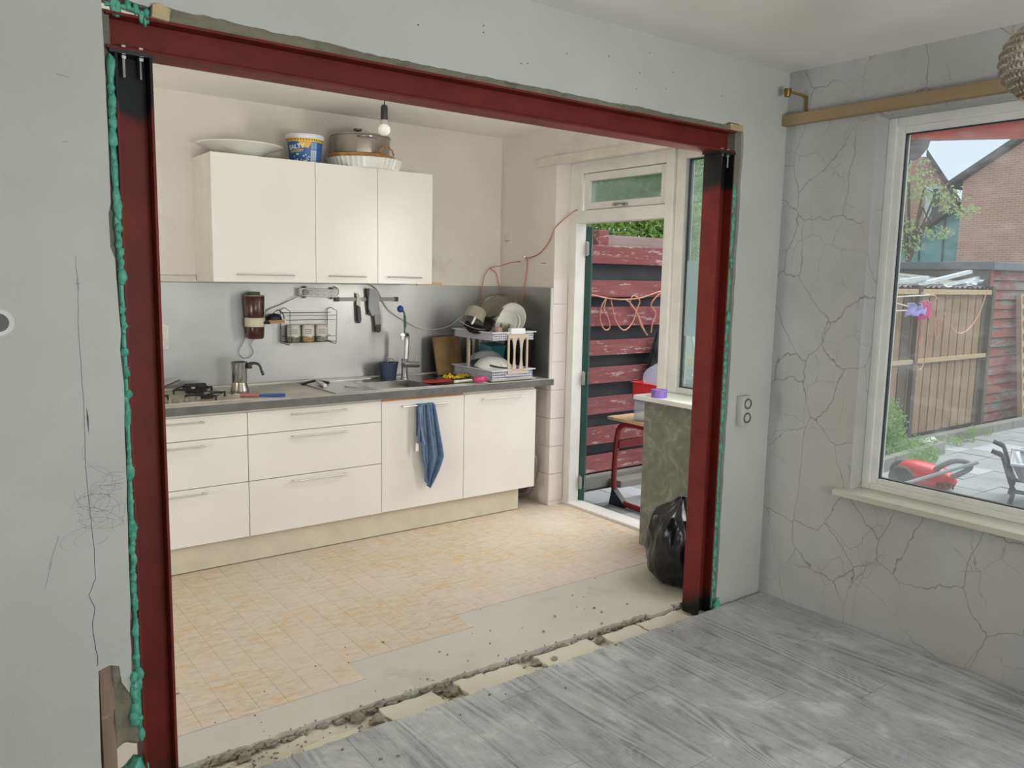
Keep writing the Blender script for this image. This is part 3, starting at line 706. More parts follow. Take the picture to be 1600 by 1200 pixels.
def door_unit(x0, x1, lab):
    t = thing('base_cabinet', lab, 'cabinet', ((x0+x1)/2, 4.6, 0), 'base cabinets')
    put('body', carcass(x0, x1), M_CABSIDE, t)
    d = put('door', B().box(x0+.002, x1-.002, FY, FY+.018, .157, .842, bev=.0012), M_CAB, t)
    c = (x0+x1)/2; handle(c-.168, c+.168, .806, FY, d)
    if x0 < 2.5:
        put('chipped_edge', B().box(x0+.01, x1-.01, FY+.001, FY+.016, .8425, .852), M_BAMBOO, t)
    return t
drawer_unit(.645, 1.448, 'cream three drawer base cabinet under the gas hob')
drawer_unit(1.448, 2.258, 'wide cream three drawer base cabinet under the coffee pot')
door_unit(2.258, 2.852, 'cream base cabinet with blue towel on its handle')
door_unit(2.852, 3.445, 'rightmost cream base cabinet under the dish rack')
o = put('plinth_board', B().box(.2, 3.33, 4.342, 4.358, .005, .152, bev=.001), M_PLINTH); tag(o, 'beige plinth board under the base cabinets', 'plinth')
# hose loop in the gap
o = put('drain_hose', B().tube(bez([(3.48, 4.62, .02), (3.53, 4.50, .06), (3.54, 4.42, .22), (3.52, 4.40, .33), (3.50, 4.44, .36), (3.49, 4.5, .3)]), .016, 10), M_GREYCABLE, smooth=True); tag(o, 'grey drain hose behind the rightmost base cabinet', 'hose')

# worktop with sink cut-out
SX0, SX1, SY0, SY1 = 2.27, 2.66, 4.36, 4.70
wt = thing('worktop', 'long worktop with light dusty top and dark grey front edge', 'worktop', (2.0, 4.6, .865))
wb = B(); wb.box(.3, SX0, 4.288, 4.92, .866, .905); wb.box(SX1, 3.572, 4.288, 4.92, .866, .905); wb.box(SX0, SX1, 4.288, SY0, .866, .905); wb.box(SX0, SX1, SY1, 4.92, .866, .905)
put('slab', wb, M_WORKTOP, wt)
put('front_edge', B().box(.3, 3.574, 4.28, 4.29, .863, .9055, bev=.003), M_WTEDGE, wt)
put('rear_upstand', B().tube([(.3, 4.912, .912), (3.56, 4.912, .912)], .008, 8), M_SOCKET, wt)
sk = thing('sink', 'stainless steel sink with square bowl under the mixer tap', 'sink', (2.5, 4.55, .86))
b = B(); t_ = .003
b.box(SX0, SX1, SY0, SY0+t_, .73, .9075); b.box(SX0, SX1, SY1-t_, SY1, .73, .9075); b.box(SX0, SX0+t_, SY0, SY1, .73, .9075); b.box(SX1-t_, SX1, SY0, SY1, .73, .9075); b.box(SX0, SX1, SY0, SY1, .727, .73)
put('bowl', b, M_SINK, sk)
b = B(); b.box(1.98, SX0, 4.345, 4.875, .9055, .9085); b.box(SX1, 3.05, 4.345, 4.875, .9055, .9085); b.box(SX0, SX1, 4.345, SY0, .9055, .9085); b.box(SX0, SX1, SY1, 4.875, .9055, .9085)
for a in ((1.975, 3.055, 4.34, 4.348), (1.975, 3.055, 4.872, 4.88)): b.box(a[0], a[1], a[2], a[3], .9055, .912)
for a in ((1.975, 1.983), (3.047, 3.055)): b.box(a[0], a[1], 4.34, 4.88, .9055, .912)
put('drainer', b, M_SINK, sk, bevel=.001)
put('drain', B().lathe([(0, .001), (.03, .003), (.04, 0)], (2.47, 4.55, .730), 20), M_CHROME, sk)
# mixer tap
tp = thing('mixer_tap', 'chrome mixer tap with tall square-bent spout at the sink', 'tap', (2.66, 4.755, .9085))
X, Y = 2.665, 4.76
b = B(); b.lathe([(0, 0), (.026, 0), (.026, .008), (.020, .012), (.020, .13), (.022, .135), (.0, .137)], (X, Y, .9085), 20); put('body', b, M_CHROME, tp, smooth=True)
b = B(); b.tube([(X-.03, Y-.035, 1.012), (X+.105, Y+.0, 1.000)], .021, 14); put('mixing_bar', b, M_CHROME, tp, smooth=True)
b = B(); b.tube([(X+.09, Y, 1.01), (X+.094, Y-.005, 1.07)], .0045, 8); put('lever', b, M_CHROME, tp, smooth=True)
b = B(); b.tube(bez([(X+.012, Y, 1.03), (X+.016, Y, 1.10), (X+.02, Y, 1.185), (X+.008, Y-.012, 1.207), (X-.03, Y-.05, 1.207), (X-.055, Y-.075, 1.207)], 6), .015, 12); b.tube([(X-.052, Y-.072, 1.207), (X-.052, Y-.072, 1.18)], .014, 12)
put('spout', b, M_CHROME, tp, smooth=True)
o_ = thing('dish_brush', 'dish brush with blue ball head and green handle on the tap', 'brush', (2.64, 4.70, 1.2))
put('brush_head', B().blob((2.622, 4.74, 1.378), (.022, .022, .024)), mat('brush_blue', '#273a80', .5), o_, smooth=True)
put('handle', B().tube(bez([(2.64, 4.735, 1.366), (2.651, 4.735, 1.34), (2.652, 4.73, 1.27), (2.641, 4.72, 1.215)], 6), [.006]*7+[.009]*7+[.005]*5, 8), mat('brush_green', '#2f5a4a', .45), o_, smooth=True)
cdy = thing('sink_caddy', 'navy blue oval caddy with ring handle beside the tap', 'caddy', (2.565, 4.80, .9085))
b = B(); b.lathe([(.0, 0), (.047, 0), (.060, .105), (.064, .105), (.064, .112), (.056, .112), (.045, .006), (0, .006)], (0, 0, 0), 24, M=TM((2.565, 4.80, .9085)) @ Matrix.Diagonal((1.15, .8, 1, 1)))
put('tub', b, M_NAVY, cdy, smooth=True)
put('ring_handle', B().tube([(2.585+.024*math.cos(a), 4.80, 1.02+.026*math.sin(a)) for a in [PI*k/12 for k in range(13)]], .0035, 6), M_GREYCABLE, cdy)

# steel splashback
sp_ = thing('steel_splashback', 'brushed steel splashback behind the worktop', 'splashback', (2.0, 4.93, .905))
put('back_sheet', B().box(.2, 3.572, 4.928, 4.9395, .906, 1.532), M_SPLASH, sp_)
put('side_sheet', B().box(3.562, 3.5745, 4.322, 4.928, .906, 1.532), M_SPLASH, sp_)
put('edge_strip', B().box(3.558, 3.5765, 4.308, 4.322, .906, 1.532), M_WHITE, sp_)

# wall cabinets
UY = 4.60
wc = thing('wall_cabinet', 'long cream three door wall cabinet above the splashback', 'cabinet', (2.08, 4.77, 1.545))
put('body', B().box(1.375, 2.780, UY+.018, 4.94, 1.545, 2.243), M_CABSIDE, wc)
for (x0, x1, h0, h1) in ((1.375, 1.977, 1.495, 1.833), (1.977, 2.384, 2.048, 2.293), (2.384, 2.780, 2.448, 2.689)):
    d = put('door', B().box(x0+.0015, x1-.0015, UY, UY+.017, 1.545, 2.245, bev=.0012), M_CAB, wc)
    b = B(); b.tube([(h0, UY-.028, 1.586), (h1, UY-.028, 1.584)], .004, 8)
    for xh in (h0+.012, h1-.012): b.tube([(xh, UY, 1.585), (xh, UY-.028, 1.585)], .004, 8)
    put('handle', b, M_HANDLE, d)

# ================================================================== THINGS ON THE WALL CABINET (top z 2.243)
TZ = 2.244
d = thing('serving_platter', 'large white shallow platter on top of the wall cabinet', 'platter', (1.60, 4.75, TZ))
put('platter_dish', B().lathe([(0, .012), (.09, .010), (.10, 0), (.105, .010), (.17, .045), (.235, .066), (.237, .071), (.17, .052), (.10, .020), (0, .018)], (1.595, 4.765, TZ), 48), M_PORC, d, smooth=True)
bk = thing('popcorn_bucket', 'round blue and yellow popcorn bucket with white lid on the wall cabinet', 'bucket', (1.985, 4.745, TZ))
BX, BY = 1.975, 4.74
def brad(z): return .088+.017*z/.145
put('bucket_wall', B().lathe([(0, 0), (.088, 0), (.105, .145), (0, .145)], (BX, BY, TZ), 40), M_BLUE, bk, smooth=True)
put('yellow_band', B().lathe([(brad(.122)+.0008, .122), (brad(.143)+.0008, .143)], (BX, BY, TZ), 40), M_YELLOW, bk, smooth=True)
put('lid', B().lathe([(.1075, .140), (.110, .142), (.112, .158), (.108, .166), (0, .164)], (BX, BY, TZ), 40), M_PLWHITE, bk, smooth=True)
def oncyl(az, z, off): r = brad(z)+off; return Vector((BX+r*math.cos(az), BY+r*math.sin(az), TZ+z))
AZ0 = math.atan2(-BY, -BX)                 # side turned to the room
def bend(b, off=.0012):
    for v in b.bm.verts:
        u, z, t = v.co; v.co = oncyl(AZ0+u/.098, z, off+t)
    return b
b = B()
for k in range(20):
    b.box(-.15+k*.0155, -.1435+k*.0155, .128, .137, 0, .0005)
put('band_pattern', bend(b), mat('kernel_brown', '#7a5a24', .5), bk)
b = B(); pts = []
for k in range(17):
    a = PI+PI*k/16; pts.append((.0+.036*math.cos(a), .122+.038*math.sin(a)*(1+.12*math.sin(a*5))))
for k in range(16):
    b.prism([(pts[k][0], .123), pts[k], pts[k+1], (pts[k+1][0], .123)], 'z', 0, .0006)
put('orange_splash', bend(b), mat('caramel_print', '#d9a548', .45), bk)
b = B(); b.box(.034, .072, .008, .075, 0, .0006)
put('nutrition_label', bend(b), mat('label_grey', '#b8c0c4', .5), bk)
b = B()
for k in range(6): b.box(.038, .068-.006*(k % 2), .014+k*.0095, .018+k*.0095, .0006, .001)
put('label_lines', bend(b), M_LBLUE, bk)
b = B(); b.box(.034, .072, .080, .118, 0, .0006); put('blue_label', bend(b), M_LBLUE, bk)
r_ = random.Random(5); b = B()
for k in range(16):
    u = r_.uniform(-.07, .03); z = r_.uniform(.008, .05)
    b.blob((u, z, .0004), (r_.uniform(.003, .006), r_.uniform(.003, .006), .001), sub=1, jit=.5, seed=k)
put('popcorn_print', bend(b), M_PLWHITE, bk, kind='stuff')
def text_mesh(txt, size, ext=.0003):
    cu = bpy.data.curves.new('txt', 'FONT'); cu.body = txt; cu.size = size; cu.extrude = ext; cu.align_x = 'CENTER'; cu.offset = size*.02
    o = bpy.data.objects.new('txt', cu); COL.objects.link(o); dg = bpy.context.evaluated_depsgraph_get(); me = bpy.data.meshes.new_from_object(o.evaluated_get(dg))
    bpy.data.objects.remove(o); b = B(); b.bm.from_mesh(me); bpy.data.meshes.remove(me); return b
t1 = text_mesh('SALTY', .036)
for v in t1.bm.verts: v.co = Vector((v.co.x*1.0-.052, v.co.y+.080+v.co.x*.12, v.co.z+.0006))
put('lettering', bend(t1), M_PLWHITE, bk)
t1 = text_mesh('POPCORN', .020)
for v in t1.bm.verts: v.co = Vector((v.co.x*.9-.052, v.co.y+.060+v.co.x*.12, v.co.z+.0006))
put('lettering', bend(t1), M_YELLOW, bk)
# white fluted baking dish with board, pot
fx, fy = 2.37, 4.77
o = put('fluted_dish', B().lathe([(0, 0), (.212, 0), (.232, .056), (.236, .060), (.226, .058), (.205, .006), (0, .006)], (fx, fy-.02, TZ), 88, flute=.035), M_PORC, smooth=False)
tag(o, 'white fluted tart dish at the bottom of the stack on the cabinet', 'baking dish')
o = put('wooden_board', B().lathe([(0, 0), (.205, 0), (.208, .004), (.208, .026), (.205, .030), (0, .030)], (fx-.01, fy, TZ+.058), 48), M_BAMBOO, smooth=True); tag(o, 'round bamboo board between tart dish and cooking pot', 'board')
o = put('wicker_ring', B().tube([(fx+.06+.048*math.cos(a), fy-.20-.006*math.sin(a*12), TZ+.085+.048*math.sin(a)) for a in [PI*k/30 for k in range(31)]], [.004+.002*(k % 2) for k in range(31)], 6), M_BAMBOO); tag(o, 'small woven wicker ring leaning on the cooking pot', 'ring')
pz = TZ+.089; pt_ = thing('cooking_pot', 'wide glassy steel cooking pot with lid on the bamboo board', 'pot', (fx-.01, fy+.01, pz))
px_, py_ = fx-.01, fy+.01
M_SMOKE = mat('smoky_glass_pot', '#938c80', .12, .35, var=.1)
put('pot_wall', B().lathe([(0, 0), (.176, 0), (.182, .006), (.184, .108), (.190, .112), (.190, .116), (0, .116)], (px_, py_, pz), 44), M_SMOKE, pt_, smooth=True)
put('lid', B().lathe([(.188, .116), (.186, .121), (.12, .132), (0, .138)], (px_, py_, pz), 44), M_STEEL, pt_, smooth=True)
b = B(); b.lathe([(0, 0), (.010, 0), (.009, .014), (.026, .020), (.028, .030), (0, .033)], (px_-.02, py_, pz+.138), 20); put('lid_knob', b, mat('knob_dark_steel', '#6f6a63', .35, .6), pt_, smooth=True)
for az in (AZ0+.15, AZ0+PI+.15):
    q = []
    for k in range(11):
        a = (k/10-.5)*.62; r = .186+.035*math.sin(PI*k/10); q.append((px_+r*math.cos(az+a), py_+r*math.sin(az+a), pz+.098))
    put('side_handle', B().tube(q, .0065, 8), M_STEEL, pt_, smooth=True)
# bulb
lb = thing('pendant_bulb', 'bare light bulb in a black socket hanging from the kitchen ceiling', 'light', (2.09, 4.02, 2.3))
LX, LY = 1.855, 3.51
# hanging bulb stands between camera and cabinet
put('cord', B().tube([(LX, LY, 2.605), (LX+.002, LY, 2.48), (LX, LY, 2.37)], .0025, 6), M_BLACK, lb)
put('lamp_socket', B().lathe([(0, .07), (.012, .068), (.017, .055), (.017, .01), (.0185, .0), (0, 0)], (LX, LY, 2.318), 18), M_BLACK, lb, smooth=True)
put('socket_ring', B().lathe([(0.018, .0), (.018, -.02), (.014, -.024), (0, -.024)], (LX, LY, 2.318), 18), mat('clear_grey_ring', '#97948e', .4), lb, smooth=True)
put('bulb', B().lathe([(.013, 0), (.015, -.012), (.026, -.024), (.029, -.038), (.026, -.052), (.015, -.063), (0, -.066)], (LX, LY, 2.312), 24), M_BULB, lb, smooth=True)

# ================================================================== THINGS ON THE SPLASHBACK (front face y 4.928)
SY = 4.926
jd = thing('grain_dispenser', 'brown wall jar dispenser with cream band and green lid on the splashback', 'dispenser', (1.70, 4.87, 1.19))
M_BROWNJAR = mat('dark_brown_contents', '#4a2a20', .25, var=.25, vs=25)
JX, JY = 1.693, 4.865
put('upper_jar', B().lathe([(0, 0), (.050, 0), (.056, .02), (.060, .125), (.055, .132), (0, .132)], (JX, JY, 1.33), 28), M_BROWNJAR, jd, smooth=True)
put('lower_jar', B().lathe([(0, .005), (.044, 0), (.050, .01), (.053, .07), (0, .07)], (JX+.003, JY, 1.20), 28), M_BROWNJAR, jd, smooth=True)
put('cream_band', B().lathe([(0, 0), (.056, 0), (.060, .003), (.060, .052), (.056, .056), (0, .056)], (JX, JY, 1.272), 28), mat('cream_plastic', '#c8c0a6', .5), jd, smooth=True)
put('lid', B().lathe([(0, 0), (.034, 0), (.034, .020), (0, .022)], (JX, JY, 1.462), 24), mat('dark_green_lid', '#2e4335', .5), jd, smooth=True)
put('rim', B().lathe([(.054, 0), (.060, .002), (.060, .008), (0, .008)], (JX, JY, 1.455), 28), mat('rim_tan', '#8a7c66', .4), jd, smooth=True)
put('outlet_knob', B().tube([(JX+.04, JY-.045, 1.298), (JX+.072, JY-.06, 1.298)], .008, 8), M_BLACK, jd)
put('wall_bracket', B().box(JX-.03, JX+.03, JY+.05, SY+.001, 1.25, 1.45), M_BLACK, jd)
b = B(); b.tube(bez([(JX-.03, 4.915, 1.24), (JX-.055, 4.915, 1.18), (JX-.085, 4.915, 1.12), (JX-.06, 4.915, 1.082), (JX-.02, 4.915, 1.082), (JX+.005, 4.915, 1.115), (JX-.01, 4.915, 1.16), (JX+.01, 4.91, 1.195)]), .0022, 6)
o = put('wall_cable', b, M_GREYCABLE, smooth=True); tag(o, 'thin grey cable loop hanging under the brown jar dispenser', 'cable')
lm = thing('cap_holder', 'black domed cap on a small brown shelf beside the jar dispenser', 'holder', (1.82, 4.88, 1.30))
put('cap', B().lathe([(.046, 0), (.044, .018), (.030, .034), (0, .040)], (1.820, 4.880, 1.312), 20), M_BLACK, lm, smooth=True)
put('wire_arch', B().tube(bez([(1.775, 4.86, 1.318), (1.80, 4.85, 1.35), (1.835, 4.85, 1.372), (1.865, 4.85, 1.345), (1.875, 4.86, 1.318)], 6), .003, 6), M_BLACK, lm)
put('shelf', B().box(1.768, 1.872, 4.84, SY+.001, 1.292, 1.311, bev=.003), M_BAMBOO, lm)
# power strip
ps = thing('power_strip', 'white five socket power strip under the wall cabinet', 'power strip', (2.11, 4.91, 1.46))
Mp = TM((2.118, 4.912, 1.478), ry=.035)
put('housing', B().box(-.128, .128, -.02, .014, -.026, .026, M=Mp, bev=.004), M_SOCKET, ps)
for k in range(5):
    q = -.092+k*.044
    s_k = put('socket', B().lathe([(.0195, 0), (.018, .003), (.0155, .003), (.0155, -.004), (0, -.004)], (0, 0, 0), 20, M=Mp @ TM((q, -.0195, 0), rx=PI/2)), M_SOCKET if k else M_GREYCABLE, ps)
    b = B(); b.tube([(0, 0, 0), (0, 0, .002)], .0125, 14, M=Mp @ TM((q, -.0165, 0), rx=PI/2)); b.box(q-.002, q+.002, -.022, -.016, -.013, -.008, M=Mp); b.box(q-.002, q+.002, -.022, -.016, .008, .013, M=Mp); put('contact_hole', b, M_SOCKHOLE, s_k)
for q in (-.085, .098): 
    for e in (-1, 1): put('mounting_lug', B().box(q-.008, q+.008, -.006, .012, e*.026-.012, e*.026+.012, M=Mp, bev=.003), M_SOCKHOLE, ps)
put('plug', B().tube([(2.026, 4.89, 1.482), (2.026, 4.872, 1.481)], .018, 12), M_GREYCABLE, ps)
o = put('appliance_cable', B().tube(bez([(2.020, 4.876, 1.472), (1.95, 4.90, 1.44), (1.88, 4.915, 1.405), (1.80, 4.91, 1.375), (1.77, 4.90, 1.355)]), .003, 6), M_GREYCABLE, smooth=True); tag(o, 'grey cable from the power strip down to the jar dispenser', 'cable')
o = put('white_cord', B().tube(bez([(2.235, 4.915, 1.52), (2.262, 4.915, 1.50), (2.262, 4.915, 1.47), (2.24, 4.915, 1.455)]), .003, 6), M_GREYCABLE, smooth=True); tag(o, 'short looped cord at the right end of the power strip', 'cable')
b = B(); b.tube(bez([(2.47, 4.915, 1.545), (2.54, 4.915, 1.50), (2.60, 4.915, 1.40), (2.66, 4.915, 1.34), (2.76, 4.915, 1.285), (2.88, 4.915, 1.232), (3.02, 4.915, 1.225), (3.12, 4.91, 1.25), (3.19, 4.90, 1.30), (3.225, 4.88, 1.32)]), .0032, 6)
o = put('white_cord', b, mat('white_cable', '#c4c1ba', .5), smooth=True); tag(o, 'long white cable sagging across the splashback to the dish rack', 'cable')
b = B(); b.tube(bez([(2.50, 4.918, 1.545), (2.56, 4.918, 1.47), (2.61, 4.918, 1.385), (2.63, 4.918, 1.37)]), .0026, 6)
o = put('white_cord', b, mat('white_cable', '#c4c1ba', .5), smooth=True); tag(o, 'second short white cable running down from the wall cabinet', 'cable')
# wire rack and jars
wk = thing('wire_rack', 'thin wire spice rack on the splashback', 'rack', (2.035, 4.87, 1.16))
M_WIRE = mat('dark_wire', '#5a544d', .4, .8)
for (x, s_) in ((1.885, -1), (2.195, 1)):
    b = B(); b.tube([(x-.012, 4.915, 1.165), (x-.012, 4.915, 1.37), (x+.012, 4.915, 1.385), (x+.018, 4.835, 1.365), (x+.014, 4.835, 1.17), (x+.010, 4.835, 1.155), (x-.012, 4.915, 1.165)], .0024, 6); put('side_wire', b, M_WIRE, wk)
for (y, z) in ((4.915, 1.352), (4.835, 1.338), (4.835, 1.31), (4.835, 1.205), (4.915, 1.205), (4.835, 1.17), (4.86, 1.168), (4.89, 1.168), (4.915, 1.17)):
    put('cross_wire', B().tube([(1.88, y, z), (2.205, y, z)], .002, 6), M_WIRE, wk)
jl = ((1.94, 'greenish glass spice jar at the left end of the wire rack', '#6e7566'), (2.033, 'spice jar with tan contents in the middle of the wire rack', '#b08d58'), (2.124, 'grey spice jar at the right end of the wire rack', '#8b8a82'))
for (x, lab, colr) in jl:
    j = thing('spice_jar', lab, 'jar', (x, 4.872, 1.171), 'spice jars in the wire rack')
    put('contents', B().lathe([(0, 0), (.036, 0), (.040, .006), (.040, .05), (0, .05)], (x, 4.872, 1.172), 20), mat('spice_'+colr[1:], colr, .3, var=.2, vs=60), j, smooth=True)
    put('paper_label', B().lathe([(.0412, .030), (.0412, .090)], (x, 4.872, 1.172), 20), mat('jar_label', '#c9c5bb', .6), j, smooth=True)
    put('lid', B().lathe([(0, .09), (.040, .09), (.041, .105), (0, .107)], (x, 4.872, 1.172), 20), mat('jar_lid', '#b9b5aa', .4), j, smooth=True)
    b = B()
    for k in range(3):
        for e in range(5):
            a = -2.35+e*.22; b.box(-.004, .004, -.0004, .0004, -.002, .002, M=TM((x+.0414*math.cos(a), 4.872+.0414*math.sin(a), 1.226+k*.012), rz=a+PI/2))
    put('label_print', b, M_SOCKHOLE, j)
# magnetic strip + knives
ms = thing('magnetic_strip', 'grey magnetic knife strip with black ends on the splashback', 'knife strip', (2.47, 4.92, 1.43))
put('bar', B().box(2.262, 2.69, 4.912, SY+.001, 1.424, 1.448, bev=.002), mat('strip_grey', '#6f6c68', .4, .6), ms)
for x in (2.24, 2.675): put('end_cap', B().box(x, x+.027, 4.910, SY+.001, 1.421, 1.451, bev=.002), M_BLACK, ms)
kn = thing('paring_knife', 'small paring knife with black handle hanging on the magnetic strip', 'knife', (2.40, 4.905, 1.29))
put('blade', B().prism([(2.388, 1.475), (2.396, 1.480), (2.404, 1.47), (2.417, 1.44), (2.412, 1.39), (2.392, 1.385), (2.385, 1.40), (2.39, 1.44)], 'y', 4.906, 4.910), mat('pale_blade', '#cfc8b4', .4), kn)
put('handle', B().prism([(2.388, 1.40), (2.412, 1.385), (2.420, 1.30), (2.412, 1.278), (2.398, 1.278), (2.392, 1.30)], 'y', 4.898, 4.914), M_BLACK, kn, bevel=.003)
cv = thing('cleaver', 'wide steel cleaver with black handle hanging on the magnetic strip', 'cleaver', (2.50, 4.90, 1.22))
put('blade', B().prism([(2.478, 1.508), (2.526, 1.502), (2.548, 1.48), (2.548, 1.33), (2.498, 1.325), (2.47, 1.38)], 'y', 4.898, 4.906), mat('dull_blade', '#8d8c89', .5, .6), cv)
put('blade_back', B().prism([(2.458, 1.505), (2.479, 1.508), (2.494, 1.335), (2.474, 1.33)], 'y', 4.900, 4.911), M_BLACK, cv)
put('grip', B().prism([(2.510, 1.335), (2.552, 1.33), (2.558, 1.27), (2.556, 1.225), (2.540, 1.215), (2.524, 1.225), (2.518, 1.28)], 'y', 4.892, 4.910), M_GREYCABLE, cv, bevel=.003)
put('grip_end', B().prism([(2.520, 1.268), (2.559, 1.268), (2.559, 1.225), (2.540, 1.212), (2.522, 1.225)], 'y', 4.890, 4.911), M_BLACK, cv, bevel=.003)
def socket2(name, lab, c, nrm, dp=0):
    """two stacked sockets; nrm is -y"""
    t = thing(name, lab, 'socket', c); x, y, z = c; yb = y; y = y-dp
    put('plate', B().box(x-.037, x+.037, y-.012, yb, z, z+.145, bev=.004), M_SOCKET, t)
    for k in (0, 1):
        zz = z+.038+.069*k
        s = put('outlet', B().lathe([(.027, 0), (.0255, .004), (.021, .004), (.021, -.006), (0, -.006)], (0, 0, 0), 24, M=TM((x, y-.012, zz), rx=PI/2)), M_SOCKHOLE if nrm else M_SOCKET, t)
        b = B(); b.tube([(x-.009, y-.0055, zz), (x-.009, y-.0075, zz)], .003, 8); b.tube([(x+.009, y-.0055, zz), (x+.009, y-.0075, zz)], .003, 8); b.box(x-.002, x+.002, y-.013, y-.006, zz-.021, zz-.016); b.box(x-.002, x+.002, y-.013, y-.006, zz+.016, zz+.021)
        put('contact_hole', b, M_BLACK, s)
    return t
socket2('wall_socket', 'double wall socket on the splashback left of the jar dispenser', (1.172, 4.928, 1.148), 0)
socket2('wall_socket', 'double wall socket with grey inserts right of the right steel column', (3.255, 2.464, .905), 1, .028)
jb = thing('junction_box', 'round wall box with dark opening at the left edge of the wall', 'junction box', (.197, 2.46, 1.41))
put('box_ring', B().lathe([(.024, -.004), (.024, .002), (.033, .003), (.036, 0)], (0, 0, 0), 32, M=TM((.190, 2.464, 1.458), rx=PI/2)), M_WHITE, jb, smooth=True)
put('box_hole', B().lathe([(.024, .0012), (0, .0012)], (0, 0, 0), 32, M=TM((.190, 2.464, 1.458), rx=PI/2)), M_SOCKHOLE, jb)

# ================================================================== THINGS ON THE WORKTOP (z .9085 / .906)
WZ = .906
# gas hob
hb = thing('gas_hob', 'pale enamel gas hob with black pan supports at the left of the worktop', 'hob', (1.14, 4.62, WZ))
put('hob_plate', B().box(.80, 1.43, 4.36, 4.86, WZ, WZ+.010, bev=.003), mat('hob_enamel', '#b2aa9c', .35), hb)
for (x, y) in ((.98, 4.48), (1.28, 4.48), (.98, 4.72), (1.28, 4.72)):
    g = put('burner', B().lathe([(0, .018), (.030, .018), (.034, .012), (.042, .010), (.044, 0), (0, 0)], (x, y, WZ+.010), 20), M_BLACKIRON, hb, smooth=True)
    b = B()
    for a in range(4):
        an = a*PI/2+.2; b.box(.028, .115, -.004, .004, .022, .032, M=TM((x, y, WZ+.006), rz=an)); b.box(.108, .116, -.004, .004, 0, .032, M=TM((x, y, WZ+.006), rz=an))
    b.tube([(x+.115*math.cos(.2+k*PI/2), y+.115*math.sin(.2+k*PI/2), WZ+.034) for k in range(4)], .004, 6, closed=True)
    put('pan_support', b, M_BLACKIRON, hb)
b = B(); b.box(1.25, 1.36, 4.74, 4.78, WZ+.04, WZ+.055); b.box(1.31, 1.36, 4.73, 4.78, WZ+.012, WZ+.045); put('loose_support', b, M_BLACKIRON, hb)
for (x, y) in ((1.05, 4.40), (1.10, 4.40), (1.16, 4.40), (1.22, 4.41)):
    put('control_knob', B().lathe([(0, .022), (.013, .022), (.016, .004), (.020, 0), (0, 0)], (x, y, WZ+.010), 16), mat('hob_knob', '#6f6a62', .4), hb, smooth=True)
b = B(); b.tube([(1.12, 4.75, WZ+.045), (1.23, 4.80, WZ+.075)], .004, 6)
o = put('wooden_stick', b, mat('dark_spoon_wood', '#5f4434', .6)); tag(o, 'thin brown stick lying across the gas hob', 'stick')
# moka pot
mp = thing('moka_pot', 'stainless steel moka pot with black handle on the worktop', 'coffee pot', (1.505, 4.60, WZ))
MX, MY = 1.515, 4.63
put('boiler', B().lathe([(0, 0), (.050, 0), (.053, .006), (.050, .025), (.041, .060), (.0405, .066), (0, .066)], (MX, MY, WZ), 32), mat('worn_steel', '#a39c8f', .28, 1), mp, smooth=True)
put('upper_chamber', B().lathe([(.041, .066), (.042, .069), (.044, .165), (.048, .182), (.046, .183), (.042, .165), (0, .160)], (MX, MY, WZ), 32), M_STEEL, mp, smooth=True)
put('lid', B().lathe([(0, .188), (.03, .186), (.046, .181), (.046, .179), (0, .179)], (MX, MY, WZ), 32), M_BLACK, mp, smooth=True)
b = B(); b.tube(bez([(MX+.036, MY-.028, WZ+.168), (MX+.07, MY-.04, WZ+.176), (MX+.10, MY-.045, WZ+.165), (MX+.113, MY-.048, WZ+.130), (MX+.122, MY-.05, WZ+.105)], 5), [.010]*5+[.008]*5+[.007]*6+[.008]*5, 8); b.box(MX+.035, MX+.06, MY-.045, MY-.025, WZ+.145, WZ+.175, bev=.004)
put('handle', b, M_BLACK, mp, smooth=True)
# can opener / sharpener
co = thing('knife_sharpener', 'hand tool with red and blue handles lying before the moka pot', 'tool', (1.55, 4.42, WZ))
def tb(p0, p1, r0, r1): return B().tube([p0, tuple((a+b_)/2 for a, b_ in zip(p0, p1)), p1], [r0, max(r0, r1), r1], 10)
put('red_handle', tb((1.465, 4.47, WZ+.014), (1.555, 4.425, WZ+.013), .011, .009), mat('faded_red', '#b5686a', .5), co, smooth=True)
put('blue_handle', tb((1.555, 4.425, WZ+.012), (1.685, 4.37, WZ+.012), .008, .0095), mat('cobalt_blue', '#234f93', .4), co, smooth=True)
b = B(); b.tube([(1.465, 4.47, WZ+.014), (1.44, 4.48, WZ+.022), (1.43, 4.482, WZ+.003)], .004, 6); b.tube([(1.455, 4.475, WZ+.016), (1.42, 4.47, WZ+.018), (1.40, 4.45, WZ+.004)], .0035, 6); put('steel_jaw', b, M_STEEL, co)
# squeegee
sqg = thing('squeegee', 'black window squeegee with white handle on the worktop', 'squeegee', (2.03, 4.78, WZ))
b = B(); b.tube(bez([(1.955, 4.80, WZ+.006), (2.0, 4.785, WZ+.018), (2.04, 4.775, WZ+.024), (2.09, 4.78, WZ+.016), (2.135, 4.79, WZ+.006)], 6), .008, 6); put('blade', b, M_BLACK, sqg)
put('handle', tb((2.045, 4.77, WZ+.024), (2.035, 4.62, WZ+.012), .009, .013), M_PLWHITE, sqg, smooth=True)
sp2 = thing('teaspoon', 'small white handled spoon lying left of the sink', 'spoon', (2.18, 4.55, WZ+.003))
put('bowl', B().blob((2.165, 4.60, WZ+.008), (.012, .02, .004)), M_PLWHITE, sp2, smooth=True); put('handle', B().tube([(2.168, 4.58, WZ+.008), (2.20, 4.50, WZ+.007)], .003, 6), M_PLWHITE, sp2)
